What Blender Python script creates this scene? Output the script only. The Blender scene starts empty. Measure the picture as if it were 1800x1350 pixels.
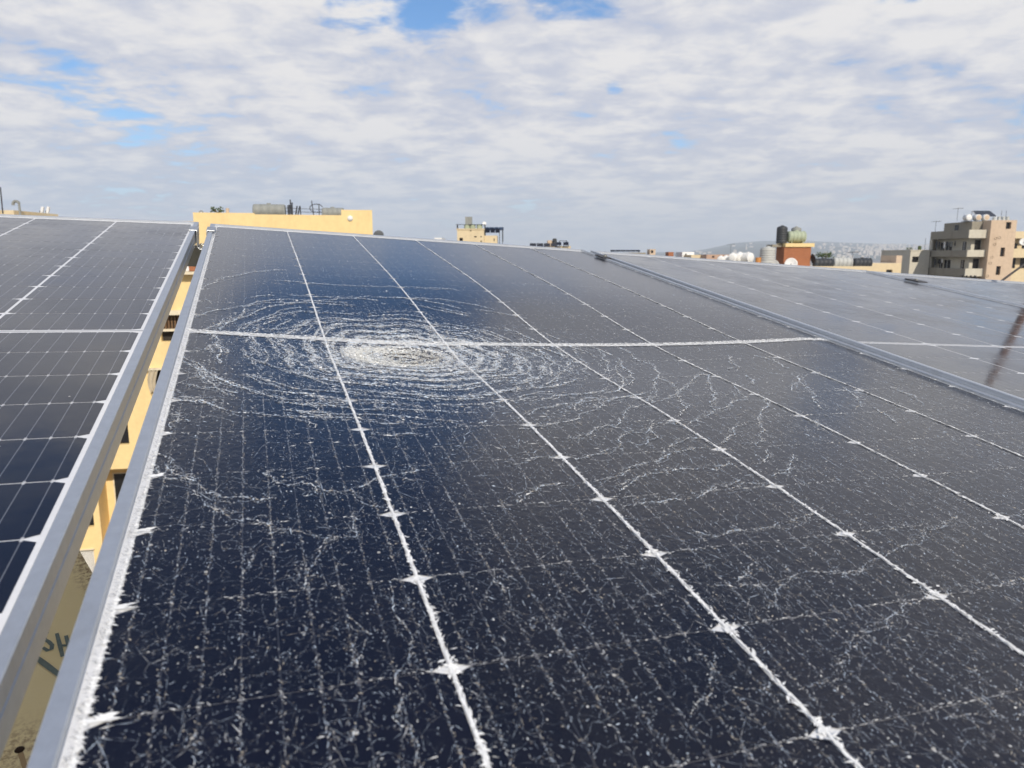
import bpy, bmesh, math, random
import numpy as np
from mathutils import Matrix, Vector, Euler

random.seed(7)
RNG = np.random.default_rng(11)
S = bpy.context.scene
COL = S.collection
ZC = 22.0                                   # the lens stands 22 m above the street
PITCH = math.radians(9.832)
FPX = 1298.2 / 1800.0                       # focal length over picture width

# ------------------------------------------------------------------ camera
cd = bpy.data.cameras.new('camera')
cam = bpy.data.objects.new('camera', cd)
COL.objects.link(cam)
cam.location = (0, 0, ZC)
cam.rotation_euler = (math.pi / 2 - PITCH, 0, 0)
cd.sensor_width = 36.0
cd.lens = FPX * 36.0
cd.clip_start = 0.02
cd.clip_end = 40000
cd.dof.use_dof = True
cd.dof.focus_distance = 1.12
cd.dof.aperture_fstop = 12.0
S.camera = cam

# ------------------------------------------------------------------ light
SUN_AZ = math.radians(163)                  # clockwise from +Y: behind the camera, a little to the right
SUN_EL = math.radians(36)
SDIR = Vector((math.sin(SUN_AZ) * math.cos(SUN_EL), math.cos(SUN_AZ) * math.cos(SUN_EL), math.sin(SUN_EL)))
sl = bpy.data.lights.new('sun', 'SUN')
sl.energy = 4.4
sl.angle = math.radians(0.53)
sl.color = (1.0, 0.90, 0.76)
sun = bpy.data.objects.new('sun', sl)
COL.objects.link(sun)
sun.rotation_euler = SDIR.to_track_quat('Z', 'Y').to_euler()
sun.location = (0, -5, ZC + 30)

S.view_settings.view_transform = 'Standard'
S.view_settings.look = 'None'
S.view_settings.gamma = 1.0
S.view_settings.exposure = 0.0
try:
    S.view_settings.use_curve_mapping = False
except Exception:
    pass
S.render.engine = 'CYCLES'
S.cycles.max_bounces = 8
S.cycles.transparent_max_bounces = 24
S.cycles.volume_bounces = 1


def N(nt, kind, **kw):
    n = nt.nodes.new(kind)
    for k, v in kw.items():
        if k.startswith('i_'):
            key = k[2:]
            key = int(key) if key.isdigit() else key.replace('_', ' ')
            n.inputs[key].default_value = v
        else:
            setattr(n, k, v)
    return n


def M(nt, op, a, b=None, c=None, clamp=False):
    n = nt.nodes.new('ShaderNodeMath')
    n.operation = op
    n.use_clamp = clamp
    for i, x in enumerate((a, b, c)):
        if x is None:
            continue
        if isinstance(x, (int, float)):
            n.inputs[i].default_value = x
        else:
            nt.links.new(x, n.inputs[i])
    return n.outputs[0]


def MR(nt, v, a, b, c=0.0, d=1.0, smooth=True):
    n = nt.nodes.new('ShaderNodeMapRange')
    n.interpolation_type = 'SMOOTHSTEP' if smooth else 'LINEAR'
    nt.links.new(v, n.inputs[0])
    for i, x in enumerate((a, b, c, d)):
        n.inputs[i + 1].default_value = x
    return n.outputs[0]


def MIX(nt, f, a, b):
    n = nt.nodes.new('ShaderNodeMix')
    n.data_type = 'RGBA'
    for sock, x in ((n.inputs[0], f), (n.inputs[6], a), (n.inputs[7], b)):
        if isinstance(x, (int, float)):
            sock.default_value = x
        elif isinstance(x, tuple):
            sock.default_value = x if len(x) == 4 else (*x, 1)
        else:
            nt.links.new(x, sock)
    return n.outputs[2]


def build_world():
    w = bpy.data.worlds.new('World')
    S.world = w
    w.use_nodes = True
    nt = w.node_tree
    nt.nodes.clear()
    out = N(nt, 'ShaderNodeOutputWorld')
    sky = N(nt, 'ShaderNodeTexSky', sky_type='NISHITA')
    sky.sun_disc = False
    sky.sun_elevation = SUN_EL
    sky.sun_rotation = SUN_AZ
    sky.altitude = 50
    sky.air_density = 1.0
    sky.dust_density = 0.3
    sky.ozone_density = 5.0
    tc = N(nt, 'ShaderNodeTexCoord')
    sep = N(nt, 'ShaderNodeSeparateXYZ')
    nt.links.new(tc.outputs['Generated'], sep.inputs[0])
    x, y, z = sep.outputs
    zz = M(nt, 'ADD', M(nt, 'MAXIMUM', z, 0.0), 0.15)
    px, py = M(nt, 'DIVIDE', x, zz), M(nt, 'DIVIDE', y, zz)
    cmb = N(nt, 'ShaderNodeCombineXYZ')
    nt.links.new(px, cmb.inputs[0])
    nt.links.new(py, cmb.inputs[1])

    def noise(scale, det, rough, dist=0.0, off=(0, 0, 0), sc=(1, 1, 1)):
        mp = N(nt, 'ShaderNodeMapping')
        mp.inputs['Location'].default_value = off
        mp.inputs['Scale'].default_value = sc
        nt.links.new(cmb.outputs[0], mp.inputs[0])
        n = N(nt, 'ShaderNodeTexNoise', noise_dimensions='2D')
        n.inputs['Scale'].default_value = scale
        n.inputs['Detail'].default_value = det
        n.inputs['Roughness'].default_value = rough
        n.inputs['Distortion'].default_value = dist
        nt.links.new(mp.outputs[0], n.inputs[0])
        return n.outputs[0]

    big = noise(0.55, 3, 0.5, 0.3, (3.1, 1.7, 0))
    mid = noise(1.5, 7, 0.55, 0.25, (0.4, 6.2, 0), (1.0, 1.05, 1))
    fine = noise(5.0, 6, 0.58, 0.15, (9.2, 2.0, 0), (1.0, 1.1, 1))
    # cover: high almost everywhere, with some breaks
    def c0(v, k):
        return M(nt, 'MULTIPLY', M(nt, 'SUBTRACT', v, 0.5), k)
    cov = M(nt, 'ADD', c0(big, 0.35), M(nt, 'ADD', c0(mid, 0.75), c0(fine, 0.65)))
    cov = M(nt, 'ADD', cov, 0.5 + COVER)
    # breaks in the cloud layer, seen above the roofs and mirrored in the glass
    for (az, el, wid, wide, amp) in HOLES:
        az, el = math.radians(az), math.radians(el)
        c = Vector((math.sin(az) * math.cos(el), math.cos(az) * math.cos(el), math.sin(el)))
        h = Vector((math.cos(az), -math.sin(az), 0))
        v = c.cross(h)
        dv = []
        for ax, ww in ((h, wide), (v, wid)):
            vm = N(nt, 'ShaderNodeVectorMath', operation='SUBTRACT')
            nt.links.new(tc.outputs['Generated'], vm.inputs[0])
            vm.inputs[1].default_value = c
            dt = N(nt, 'ShaderNodeVectorMath', operation='DOT_PRODUCT')
            nt.links.new(vm.outputs[0], dt.inputs[0])
            dt.inputs[1].default_value = ax
            q = M(nt, 'DIVIDE', dt.outputs['Value'], math.radians(ww))
            dv.append(M(nt, 'MULTIPLY', q, q))
        fr = N(nt, 'ShaderNodeVectorMath', operation='DOT_PRODUCT')
        nt.links.new(tc.outputs['Generated'], fr.inputs[0])
        fr.inputs[1].default_value = c
        rr_ = M(nt, 'ADD', dv[0], dv[1])
        gsn = M(nt, 'EXPONENT', M(nt, 'MULTIPLY', M(nt, 'MULTIPLY', rr_, rr_), -1.0))
        gsn = M(nt, 'MULTIPLY', gsn, M(nt, 'GREATER_THAN', fr.outputs['Value'], 0.0))
        cov = M(nt, 'SUBTRACT', cov, M(nt, 'MULTIPLY', gsn, amp))
    # higher up the layer opens
    cov = M(nt, 'SUBTRACT', cov, MR(nt, z, 0.42, 0.56, 0.0, 0.34))
    alpha = MR(nt, cov, 0.36, 0.59)
    # cloud shade: thick parts greyer below, lit rims whiter
    lum = M(nt, 'ADD', M(nt, 'MULTIPLY', mid, 0.5), M(nt, 'MULTIPLY', fine, 0.5))
    lum2 = MR(nt, lum, 0.40, 0.62)
    hi = MIX(nt, lum2, (0.575, 0.605, 0.71), (0.87, 0.85, 0.84))
    # the far layer is thinner, flatter and bluer on the left, warmer on the right
    az01 = MR(nt, x, -0.45, 0.55)
    low = MIX(nt, az01, (0.43, 0.54, 0.69), (0.56, 0.58, 0.63))
    low2 = MIX(nt, az01, (0.63, 0.69, 0.775), (0.745, 0.73, 0.715))
    lowm = MIX(nt, lum2, low, low2)
    el01 = MR(nt, z, 0.0, 0.17)
    ccol = MIX(nt, el01, lowm, hi)
    alpha = M(nt, 'MAXIMUM', alpha, MR(nt, z, 0.02, 0.13, 0.90, 0.0))
    b1 = N(nt, 'ShaderNodeBackground')
    b1.inputs[1].default_value = SKY_STRENGTH
    b2 = N(nt, 'ShaderNodeBackground')
    b2.inputs[1].default_value = 1.0
    hs = N(nt, 'ShaderNodeHueSaturation')
    hs.inputs['Saturation'].default_value = 1.2
    nt.links.new(sky.outputs[0], hs.inputs['Color'])
    nt.links.new(hs.outputs[0], b1.inputs[0])
    nt.links.new(ccol, b2.inputs[0])
    mx = N(nt, 'ShaderNodeMixShader')
    nt.links.new(alpha, mx.inputs[0])
    nt.links.new(b1.outputs[0], mx.inputs[1])
    nt.links.new(b2.outputs[0], mx.inputs[2])
    nt.links.new(mx.outputs[0], out.inputs[0])


SKY_STRENGTH = 0.135
HAZE = 0.00017
COVER = 0.225
# azimuth, elevation, half height, half width (degrees), depth
HOLES = [(-8.6, 24.4, 8.4, 9.0, 0.80), (-26, 10.0, 2.6, 7.0, 0.12), (26.5, 17.0, 1.9, 2.6, 0.48), (33, 13.0, 3.0, 7, 0.10),
         (4.5, 17.0, 1.3, 3.5, 0.18), (7.5, 12.0, 0.6, 0.7, 0.14), (-15, 12.0, 2.5, 5, 0.07)]
build_world()


# ------------------------------------------------------------------ helpers
def link(name, me, mat=None, parent=None, mw=None):
    o = bpy.data.objects.new(name, me)
    COL.objects.link(o)
    if mat is not None and len(me.materials) == 0:
        me.materials.append(mat)
    if parent is not None:
        o.parent = parent
    if mw is not None:
        o.matrix_world = mw
    return o


def tag(o, label, cat, group=None):
    o['label'] = label
    o['category'] = cat
    if group:
        o['group'] = group
    return o


def thing(name, label, cat, loc=(0, 0, 0), rz=0.0, group=None, mw=None):
    o = bpy.data.objects.new(name, None)
    COL.objects.link(o)
    o.empty_display_size = 0.2
    if mw is not None:
        o.matrix_world = mw
    else:
        o.location = loc
        o.rotation_euler = (0, 0, rz)
    return tag(o, label, cat, group)


class MB:
    """collects vertices and faces of one mesh"""

    def __init__(s):
        s.v, s.f, s.sm = [], [], []

    def add(s, vs, fs, smooth=False):
        k = len(s.v)
        s.v += [tuple(p) for p in vs]
        s.f += [tuple(i + k for i in f) for f in fs]
        s.sm += [smooth] * len(fs)
        return s

    def box(s, x0, x1, y0, y1, z0, z1):
        vs = [(x, y, z) for z in (z0, z1) for y in (y0, y1) for x in (x0, x1)]
        return s.add(vs, [(0, 2, 3, 1), (4, 5, 7, 6), (0, 1, 5, 4), (2, 6, 7, 3), (0, 4, 6, 2), (1, 3, 7, 5)])

    def quad(s, a, b, c, d):
        return s.add([a, b, c, d], [(0, 1, 2, 3)])

    def tube(s, p, q, r0, r1=None, n=8, cap=True, smooth=True):
        p, q = Vector(p), Vector(q)
        r1 = r0 if r1 is None else r1
        d = (q - p).normalized()
        a = d.orthogonal().normalized()
        b = d.cross(a)
        vs = []
        for c, r in ((p, r0), (q, r1)):
            for i in range(n):
                t = 2 * math.pi * i / n
                vs.append(c + a * (r * math.cos(t)) + b * (r * math.sin(t)))
        s.add(vs, [(i, (i + 1) % n, n + (i + 1) % n, n + i) for i in range(n)], smooth)
        if cap:
            s.add(vs[:n], [tuple(range(n - 1, -1, -1))])
            s.add(vs[n:], [tuple(range(n))])
        return s

    def path(s, pts, r, n=7):
        for a, b in zip(pts[:-1], pts[1:]):
            s.tube(a, b, r, n=n)
        return s

    def lathe(s, prof, axis='z', c=(0, 0, 0), n=20, smooth=True):
        """prof: list of (radius, height along axis)"""
        vs = []
        for r, h in prof:
            for i in range(n):
                t = 2 * math.pi * i / n
                a, b = r * math.cos(t), r * math.sin(t)
                p = {'z': (a, b, h), 'x': (h, a, b), 'y': (a, h, -b)}[axis]
                vs.append((p[0] + c[0], p[1] + c[1], p[2] + c[2]))
        fs = []
        for k in range(len(prof) - 1):
            for i in range(n):
                j = (i + 1) % n
                fs.append((k * n + i, k * n + j, (k + 1) * n + j, (k + 1) * n + i))
        return s.add(vs, fs, smooth)

    def mesh(s, name, mat=None):
        me = bpy.data.meshes.new(name)
        me.from_pydata(s.v, [], s.f)
        me.polygons.foreach_set('use_smooth', s.sm)
        if mat:
            me.materials.append(mat)
        me.update()
        return me

    def obj(s, name, mat, parent=None, mw=None, kind=None, bevel=0.0):
        me = s.mesh(name, mat)
        o = link(name, me, None, parent, mw)
        if kind:
            o['kind'] = kind
        if bevel:
            b = o.modifiers.new('bevel', 'BEVEL')
            b.width = bevel
            b.segments = 2
            b.limit_method = 'ANGLE'
        return o


def principled(name, col, rough=0.7, metal=0.0, spec=0.5):
    m = bpy.data.materials.new(name)
    m.use_nodes = True
    b = m.node_tree.nodes['Principled BSDF']
    b.inputs['Base Color'].default_value = (*col, 1)
    b.inputs['Roughness'].default_value = rough
    b.inputs['Metallic'].default_value = metal
    b.inputs['Specular IOR Level'].default_value = spec
    return m, m.node_tree, b


def worn(name, col, rough=0.8, amt=0.25, scale=1.5, dirt=(0.10, 0.085, 0.065), dirt_amt=0.35, streak=False, metal=0.0, bump=0.0):
    """painted or plastered surface with blotches, grime and optional run marks"""
    m, nt, b = principled(name, col, rough, metal, 0.3)
    g = N(nt, 'ShaderNodeNewGeometry')
    mp = N(nt, 'ShaderNodeMapping')
    nt.links.new(g.outputs['Position'], mp.inputs[0])
    if streak:
        mp.inputs['Scale'].default_value = (1, 1, 0.16)
    n1 = N(nt, 'ShaderNodeTexNoise', i_Scale=scale, i_Detail=6.0, i_Roughness=0.65)
    nt.links.new(mp.outputs[0], n1.inputs[0])
    n2 = N(nt, 'ShaderNodeTexNoise', i_Scale=scale * 6.3, i_Detail=4.0, i_Roughness=0.7)
    nt.links.new(g.outputs['Position'], n2.inputs[0])
    v = MR(nt, n2.outputs[0], 0.25, 0.75, 1 - amt, 1 + amt * 0.5, False)
    hsv = N(nt, 'ShaderNodeHueSaturation')
    hsv.inputs['Color'].default_value = (*col, 1)
    nt.links.new(v, hsv.inputs['Value'])
    dm = MR(nt, n1.outputs[0], 0.50, 0.78, 0.0, dirt_amt)
    nt.links.new(MIX(nt, dm, hsv.outputs[0], dirt), b.inputs['Base Color'])
    if bump:
        bp = N(nt, 'ShaderNodeBump', i_Strength=bump, i_Distance=0.02)
        nt.links.new(n2.outputs[0], bp.inputs['Height'])
        nt.links.new(bp.outputs[0], b.inputs['Normal'])
    return m


def ray(px, py):
    """direction of a photo pixel in the world (photo is 1800 x 1350)"""
    a, b = (px - 900) / 1298.2, (py - 675) / 1298.2
    sp, cp = math.sin(PITCH), math.cos(PITCH)
    return Vector((a, cp - b * sp, -sp - b * cp))


def at(px, py, D):
    """where that direction meets the upright plane D metres ahead"""
    r = ray(px, py)
    r = r * (D / r.y)
    return Vector((r.x, D, r.z + ZC))


def XA(px, D, py=450):
    return at(px, py, D).x


def ZA(py, D, px=900):
    return at(px, py, D).z

# ------------------------------------------------------------------ materials
ALU = worn('anodised_aluminium', (0.55, 0.58, 0.615), 0.42, 0.09, 14.0, (0.34, 0.33, 0.31), 0.30, metal=0.7, bump=0.06)
ALU_CLAMP = worn('clamp_aluminium', (0.46, 0.48, 0.50), 0.40, 0.12, 30.0, (0.2, 0.19, 0.17), 0.3, metal=0.75)
GALV = worn('galvanised_steel', (0.22, 0.22, 0.20), 0.55, 0.25, 9.0, (0.10, 0.085, 0.06), 0.5, metal=0.5)
BOLT = worn('zinc_bolt', (0.62, 0.58, 0.46), 0.35, 0.2, 60.0, (0.2, 0.12, 0.06), 0.4, metal=0.8)
RUBBER = principled('black_gasket', (0.012, 0.012, 0.013), 0.7)[0]
RIBBON = principled('tinned_ribbon', (0.42, 0.43, 0.45), 0.45, 0.6)[0]


def glass_coat(nt, b, rough=0.16, ior=1.42):
    b.inputs['Coat Weight'].default_value = 1.0
    b.inputs['Coat Roughness'].default_value = rough
    b.inputs['Coat IOR'].default_value = ior


def cell_material(name, broken):
    m, nt, b = principled(name, (0.006, 0.008, 0.018), 0.5, 0, 0.04)
    glass_coat(nt, b, 0.12 if not broken else 0.16, 1.42 if not broken else 1.38)
    uv = N(nt, 'ShaderNodeUVMap')
    sep = N(nt, 'ShaderNodeSeparateXYZ')
    nt.links.new(uv.outputs[0], sep.inputs[0])
    U, V = sep.outputs[0], sep.outputs[1]
    d = M(nt, 'ABSOLUTE', M(nt, 'SUBTRACT', M(nt, 'FRACT', M(nt, 'MULTIPLY', U, 9.0)), 0.5))
    bus = M(nt, 'LESS_THAN', d, 0.020)
    # solder tab at either end of each busbar
    e = M(nt, 'ABSOLUTE', M(nt, 'SUBTRACT', V, 0.5))
    tab = M(nt, 'MULTIPLY', M(nt, 'LESS_THAN', d, 0.055), M(nt, 'GREATER_THAN', e, 0.472))
    # hair-fine fingers across the cell
    fing = M(nt, 'LESS_THAN', M(nt, 'FRACT', M(nt, 'MULTIPLY', V, 70.0)), 0.09)
    g = N(nt, 'ShaderNodeNewGeometry')
    n1 = N(nt, 'ShaderNodeTexNoise', i_Scale=2.2, i_Detail=4.0, i_Roughness=0.6)
    nt.links.new(g.outputs['Position'], n1.inputs[0])
    oi = N(nt, 'ShaderNodeObjectInfo')
    tone = M(nt, 'ADD', M(nt, 'MULTIPLY', oi.outputs['Random'], 0.5), n1.outputs[0])
    base = MIX(nt, MR(nt, tone, 0.3, 1.2), (0.0024, 0.0034, 0.0100), (0.0052, 0.0060, 0.0145))
    base = MIX(nt, M(nt, 'MULTIPLY', fing, 0.25), base, (0.05, 0.055, 0.07))
    base = MIX(nt, M(nt, 'MULTIPLY', bus, 0.42 if not broken else 0.10), base, (0.30, 0.32, 0.36))
    base = MIX(nt, M(nt, 'MULTIPLY', tab, 0.65 if not broken else 0.12), base, (0.62, 0.63, 0.65))
    # dust film and bird-speck grit
    n2 = N(nt, 'ShaderNodeTexNoise', i_Scale=14.0, i_Detail=6.0, i_Roughness=0.7)
    nt.links.new(g.outputs['Position'], n2.inputs[0])
    base = MIX(nt, MR(nt, n2.outputs[0], 0.35, 0.8, 0.001, 0.008 if broken else 0.012), base, (0.45, 0.42, 0.38))
    vo = N(nt, 'ShaderNodeTexVoronoi', i_Scale=85.0)
    nt.links.new(g.outputs['Position'], vo.inputs[0])
    sepc = N(nt, 'ShaderNodeSeparateXYZ')
    nt.links.new(vo.outputs['Color'], sepc.inputs[0])
    spot = M(nt, 'MULTIPLY', M(nt, 'LESS_THAN', vo.outputs['Distance'], 0.10), M(nt, 'GREATER_THAN', sepc.outputs[0], 0.93))
    base = MIX(nt, M(nt, 'MULTIPLY', spot, 0.75), base, (0.62, 0.60, 0.55))
    nt.links.new(base, b.inputs['Base Color'])
    if not broken:                           # dried rain and dust blur the shine in patches
        n4 = N(nt, 'ShaderNodeTexNoise', i_Scale=5.0, i_Detail=7.0, i_Roughness=0.7)
        nt.links.new(g.outputs['Position'], n4.inputs[0])
        nt.links.new(MR(nt, n4.outputs[0], 0.35, 0.7, 0.07, 0.22), b.inputs['Coat Roughness'])
    bp = N(nt, 'ShaderNodeBump', i_Strength=0.10 if not broken else 0.35, i_Distance=0.0008)
    n3 = N(nt, 'ShaderNodeTexNoise', i_Scale=160.0 if broken else 60.0, i_Detail=3.0)
    nt.links.new(g.outputs['Position'], n3.inputs[0])
    nt.links.new(n3.outputs[0], bp.inputs['Height'])
    nt.links.new(bp.outputs[0], b.inputs['Coat Normal'])
    return m


CELL = cell_material('solar_cell_silicon', False)
CELL_B = cell_material('solar_cell_silicon_under_broken_glass', True)
WHITE = worn('white_backsheet', (0.74, 0.75, 0.76), 0.5, 0.06, 20.0, (0.5, 0.48, 0.44), 0.2)
glass_coat(WHITE.node_tree, WHITE.node_tree.nodes['Principled BSDF'], 0.15)


def crack_material():
    m = bpy.data.materials.new('fractured_glass')
    m.use_nodes = True
    nt = m.node_tree
    b = nt.nodes['Principled BSDF']
    at_ = N(nt, 'ShaderNodeAttribute', attribute_name='tint')
    nt.links.new(at_.outputs['Color'], b.inputs['Base Color'])
    b.inputs['Roughness'].default_value = 0.35
    b.inputs['Specular IOR Level'].default_value = 0.4
    tr = N(nt, 'ShaderNodeBsdfTransparent')
    mx = N(nt, 'ShaderNodeMixShader')
    nt.links.new(at_.outputs['Alpha'], mx.inputs[0])
    nt.links.new(tr.outputs[0], mx.inputs[1])
    nt.links.new(b.outputs[0], mx.inputs[2])
    out = [n for n in nt.nodes if n.type == 'OUTPUT_MATERIAL'][0]
    nt.links.new(mx.outputs[0], out.inputs[0])
    return m


CRACK = crack_material()

# ------------------------------------------------------------------ solar panels
PANEL = Matrix(((0.94172, -0.32206, 0.09717, 0.07387), (0.33291, 0.93372, -0.13169, 1.19940),
                (-0.04832, 0.15636, 0.98652, -0.12825 + ZC), (0, 0, 0, 1)))
TW = -0.00984                                # the broken panel is slightly twisted


def rotvec(x, y, z, t):
    v = Vector((x, y, z))
    return Matrix.Translation(t) @ Matrix.Rotation(v.length, 4, v.normalized())


def surf(u, v):
    """sag of the broken laminate, with the dent where it was struck"""
    g = np.clip(1 - ((u + 0.03) / 0.53) ** 2, 0, None)
    return (TW * u * v - 0.016 * g * np.exp(-((v + 0.02) / 0.30) ** 2)
            - 0.009 * np.exp(-(((u + 0.265) / 0.09) ** 2 + ((v + 0.07) / 0.06) ** 2)))


def surf_n(u, v):
    e = 1e-3
    dx = (surf(u + e, v) - surf(u - e, v)) / (2 * e)
    dy = (surf(u, v + e) - surf(u, v - e)) / (2 * e)
    n = np.stack([-dx, -dy, np.ones_like(dx)], -1)
    return n / np.linalg.norm(n, axis=-1, keepdims=True)


def rail_profile():
    return [(0, .0037), (.0008, .0045), (.0102, .0045), (.0110, .0037), (.0110, -.030), (0, -.030),
            (0, -.0125), (.0008, -.0120), (.0008, -.0108), (0, -.0100)]


def frame_rails(root, x0, x1, y0, y1, zf):
    """four mitred extrusions, each an object of its own"""
    prof = rail_profile()
    n = len(prof)
    for side in range(4):
        vs = []
        for end in (0, 1):
            for w, z in prof:
                if side == 0:
                    p = (x0 + w, y0 + w if end == 0 else y1 - w)
                elif side == 1:
                    p = (x1 - w, y1 - w if end == 0 else y0 + w)
                elif side == 2:
                    p = (x0 + w if end == 0 else x1 - w, y1 - w)
                else:
                    p = (x1 - w if end == 0 else x0 + w, y0 + w)
                vs.append((p[0], p[1], z + zf(*p)))
        fs = [(i, n + i, n + (i + 1) % n, (i + 1) % n) for i in range(n)]
        MB().add(vs, fs).obj('frame_rail', ALU, root)


CH = 0.0922
CHX, CHY = 0.0100, 0.0046                   # clipped corners of the cells


def cell_lines(a, b, c, k):
    mid = np.linspace(a + c, b - c, k + 1)
    return np.concatenate([[a], mid, [b]])


def cell_mesh(u0, u1, v0, v1, nx, ny, zf, nf, mat, name='solar_cell'):
    xs, ys = cell_lines(u0, u1, CHX, nx), cell_lines(v0, v1, CHY, ny)
    X, Y = np.meshgrid(xs, ys)
    Z = zf(X, Y) + 0.0002
    vs = np.stack([X, Y, Z], -1).reshape(-1, 3)
    W_, H_ = len(xs), len(ys)
    idx = lambda i, j: j * W_ + i
    fs = []
    for j in range(H_ - 1):
        for i in range(W_ - 1):
            a, b, c, d = idx(i, j), idx(i + 1, j), idx(i + 1, j + 1), idx(i, j + 1)
            ci, cj = i in (0, W_ - 2), j in (0, H_ - 2)
            if ci and cj:
                if i == 0 and j == 0: fs.append((b, c, d))
                elif j == 0: fs.append((a, c, d))
                elif i == 0: fs.append((a, b, c))
                else: fs.append((a, b, d))
            else:
                fs.append((a, b, c, d))
    me = bpy.data.meshes.new(name)
    me.from_pydata(vs.tolist(), [], fs)
    uvl = me.uv_layers.new(name='UVMap')
    li = np.zeros(len(me.loops), dtype=np.int32)
    me.loops.foreach_get('vertex_index', li)
    uv = np.stack([(vs[:, 0] - u0) / (u1 - u0), (vs[:, 1] - v0) / (v1 - v0)], -1)[li]
    uvl.data.foreach_set('uv', uv.astype(np.float32).ravel())
    me.materials.append(mat)
    if nf is not None:
        me.polygons.foreach_set('use_smooth', [True] * len(me.polygons))
        nn = nf(vs[:, 0], vs[:, 1])
        me.normals_split_custom_set_from_vertices(nn.tolist())
    me.update()
    return me


def row_span(r, ch=CH):
    """cell row r = -12..-1 below, 0..11 above the centre bar"""
    if r >= 0:
        return 0.006 + r * ch + 0.0006, 0.006 + (r + 1) * ch - 0.0006
    return -0.006 + r * ch + 0.0006, -0.006 + (r + 1) * ch - 0.0006


ZERO = lambda x, y: 0.0 * x


def sheet(x0, x1, y0, y1, nx, ny, zf, nf, mat, name, root, dz):
    X, Y = np.meshgrid(np.linspace(x0, x1, nx + 1), np.linspace(y0, y1, ny + 1))
    Z = zf(X, Y) + dz
    vs = np.stack([X, Y, Z], -1).reshape(-1, 3)
    w = nx + 1
    fs = [(j * w + i, j * w + i + 1, (j + 1) * w + i + 1, (j + 1) * w + i) for j in range(ny) for i in range(nx)]
    me = bpy.data.meshes.new(name)
    me.from_pydata(vs.tolist(), [], fs)
    me.materials.append(mat)
    if nf is not None:
        me.polygons.foreach_set('use_smooth', [True] * len(fs))
        me.normals_split_custom_set_from_vertices(nf(vs[:, 0], vs[:, 1]).tolist())
    return link(name, me, None, root)


def intact_panel(label, mw, rows=range(-12, 12), cols=range(6)):
    root = thing('solar_module', label, 'solar panel', group='solar panels in the tilted row', mw=mw)
    frame_rails(root, -0.567, 0.567, -1.139, 1.139, ZERO)
    sheet(-0.560, 0.560, -1.132, 1.132, 1, 1, ZERO, None, WHITE, 'backsheet', root, 0.0)
    for r in rows:
        v0, v1 = row_span(r)
        for c in cols:
            ox, oy = (c - 2.5) * 0.184, (v0 + v1) / 2
            o = link('solar_cell', CELL_ME, None, root)
            o.location = (ox, oy, 0)
    MB().box(-0.556, 0.556, -0.0014, 0.0014, 0.0001, 0.0004).obj('bus_ribbon', RIBBON, root)
    return root


CELL_ME = cell_mesh(-0.0899, 0.0899, -0.0455, 0.0455, 1, 1, ZERO, None, CELL)
MW_LEFT = PANEL @ rotvec(0.0101, -0.0213, 0.0013, (-1.1644, 0.015, -0.0167))
MW_RIGHT = PANEL @ rotvec(-0.0083, 0.0129, -0.0050, (1.1258, -0.0447, -0.0004))
MW_FAR = MW_RIGHT @ Matrix.Translation((1.139, -0.015, 0.0))
intact_panel('unbroken solar panel left of the open gap, with sharp white cell lines', MW_LEFT)
intact_panel('unbroken solar panel butted against the right frame of the shattered panel', MW_RIGHT)
intact_panel('solar panel cut off by the right edge, only its upper corner in view', MW_FAR, range(-2, 12))

# the broken one
UL, UR, U0, CW = -0.5685, 0.5565, -0.0036, 0.1826
broken = thing('solar_module', 'shattered solar panel in the foreground with ringed impact crater', 'solar panel',
               group='solar panels in the tilted row', mw=PANEL)
TWF = lambda x, y: TW * x * y
frame_rails(broken, UL, UR, -1.139, 1.139, TWF)
sheet(UL + .004, UR - .004, -1.135, 1.135, 60, 120, surf, surf_n, WHITE, 'backsheet', broken, -0.0004)
for r in range(-12, 12):
    v0, v1 = row_span(r)
    v0, v1 = v0 - .00052, v1 + .00052
    for c in range(6):
        a = U0 + (c - 3) * CW + 0.0014
        me = cell_mesh(a, a + CW - 0.0028, v0, v1, 8, 4, surf, surf_n, CELL_B)
        link('solar_cell', me, None, broken)

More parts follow.
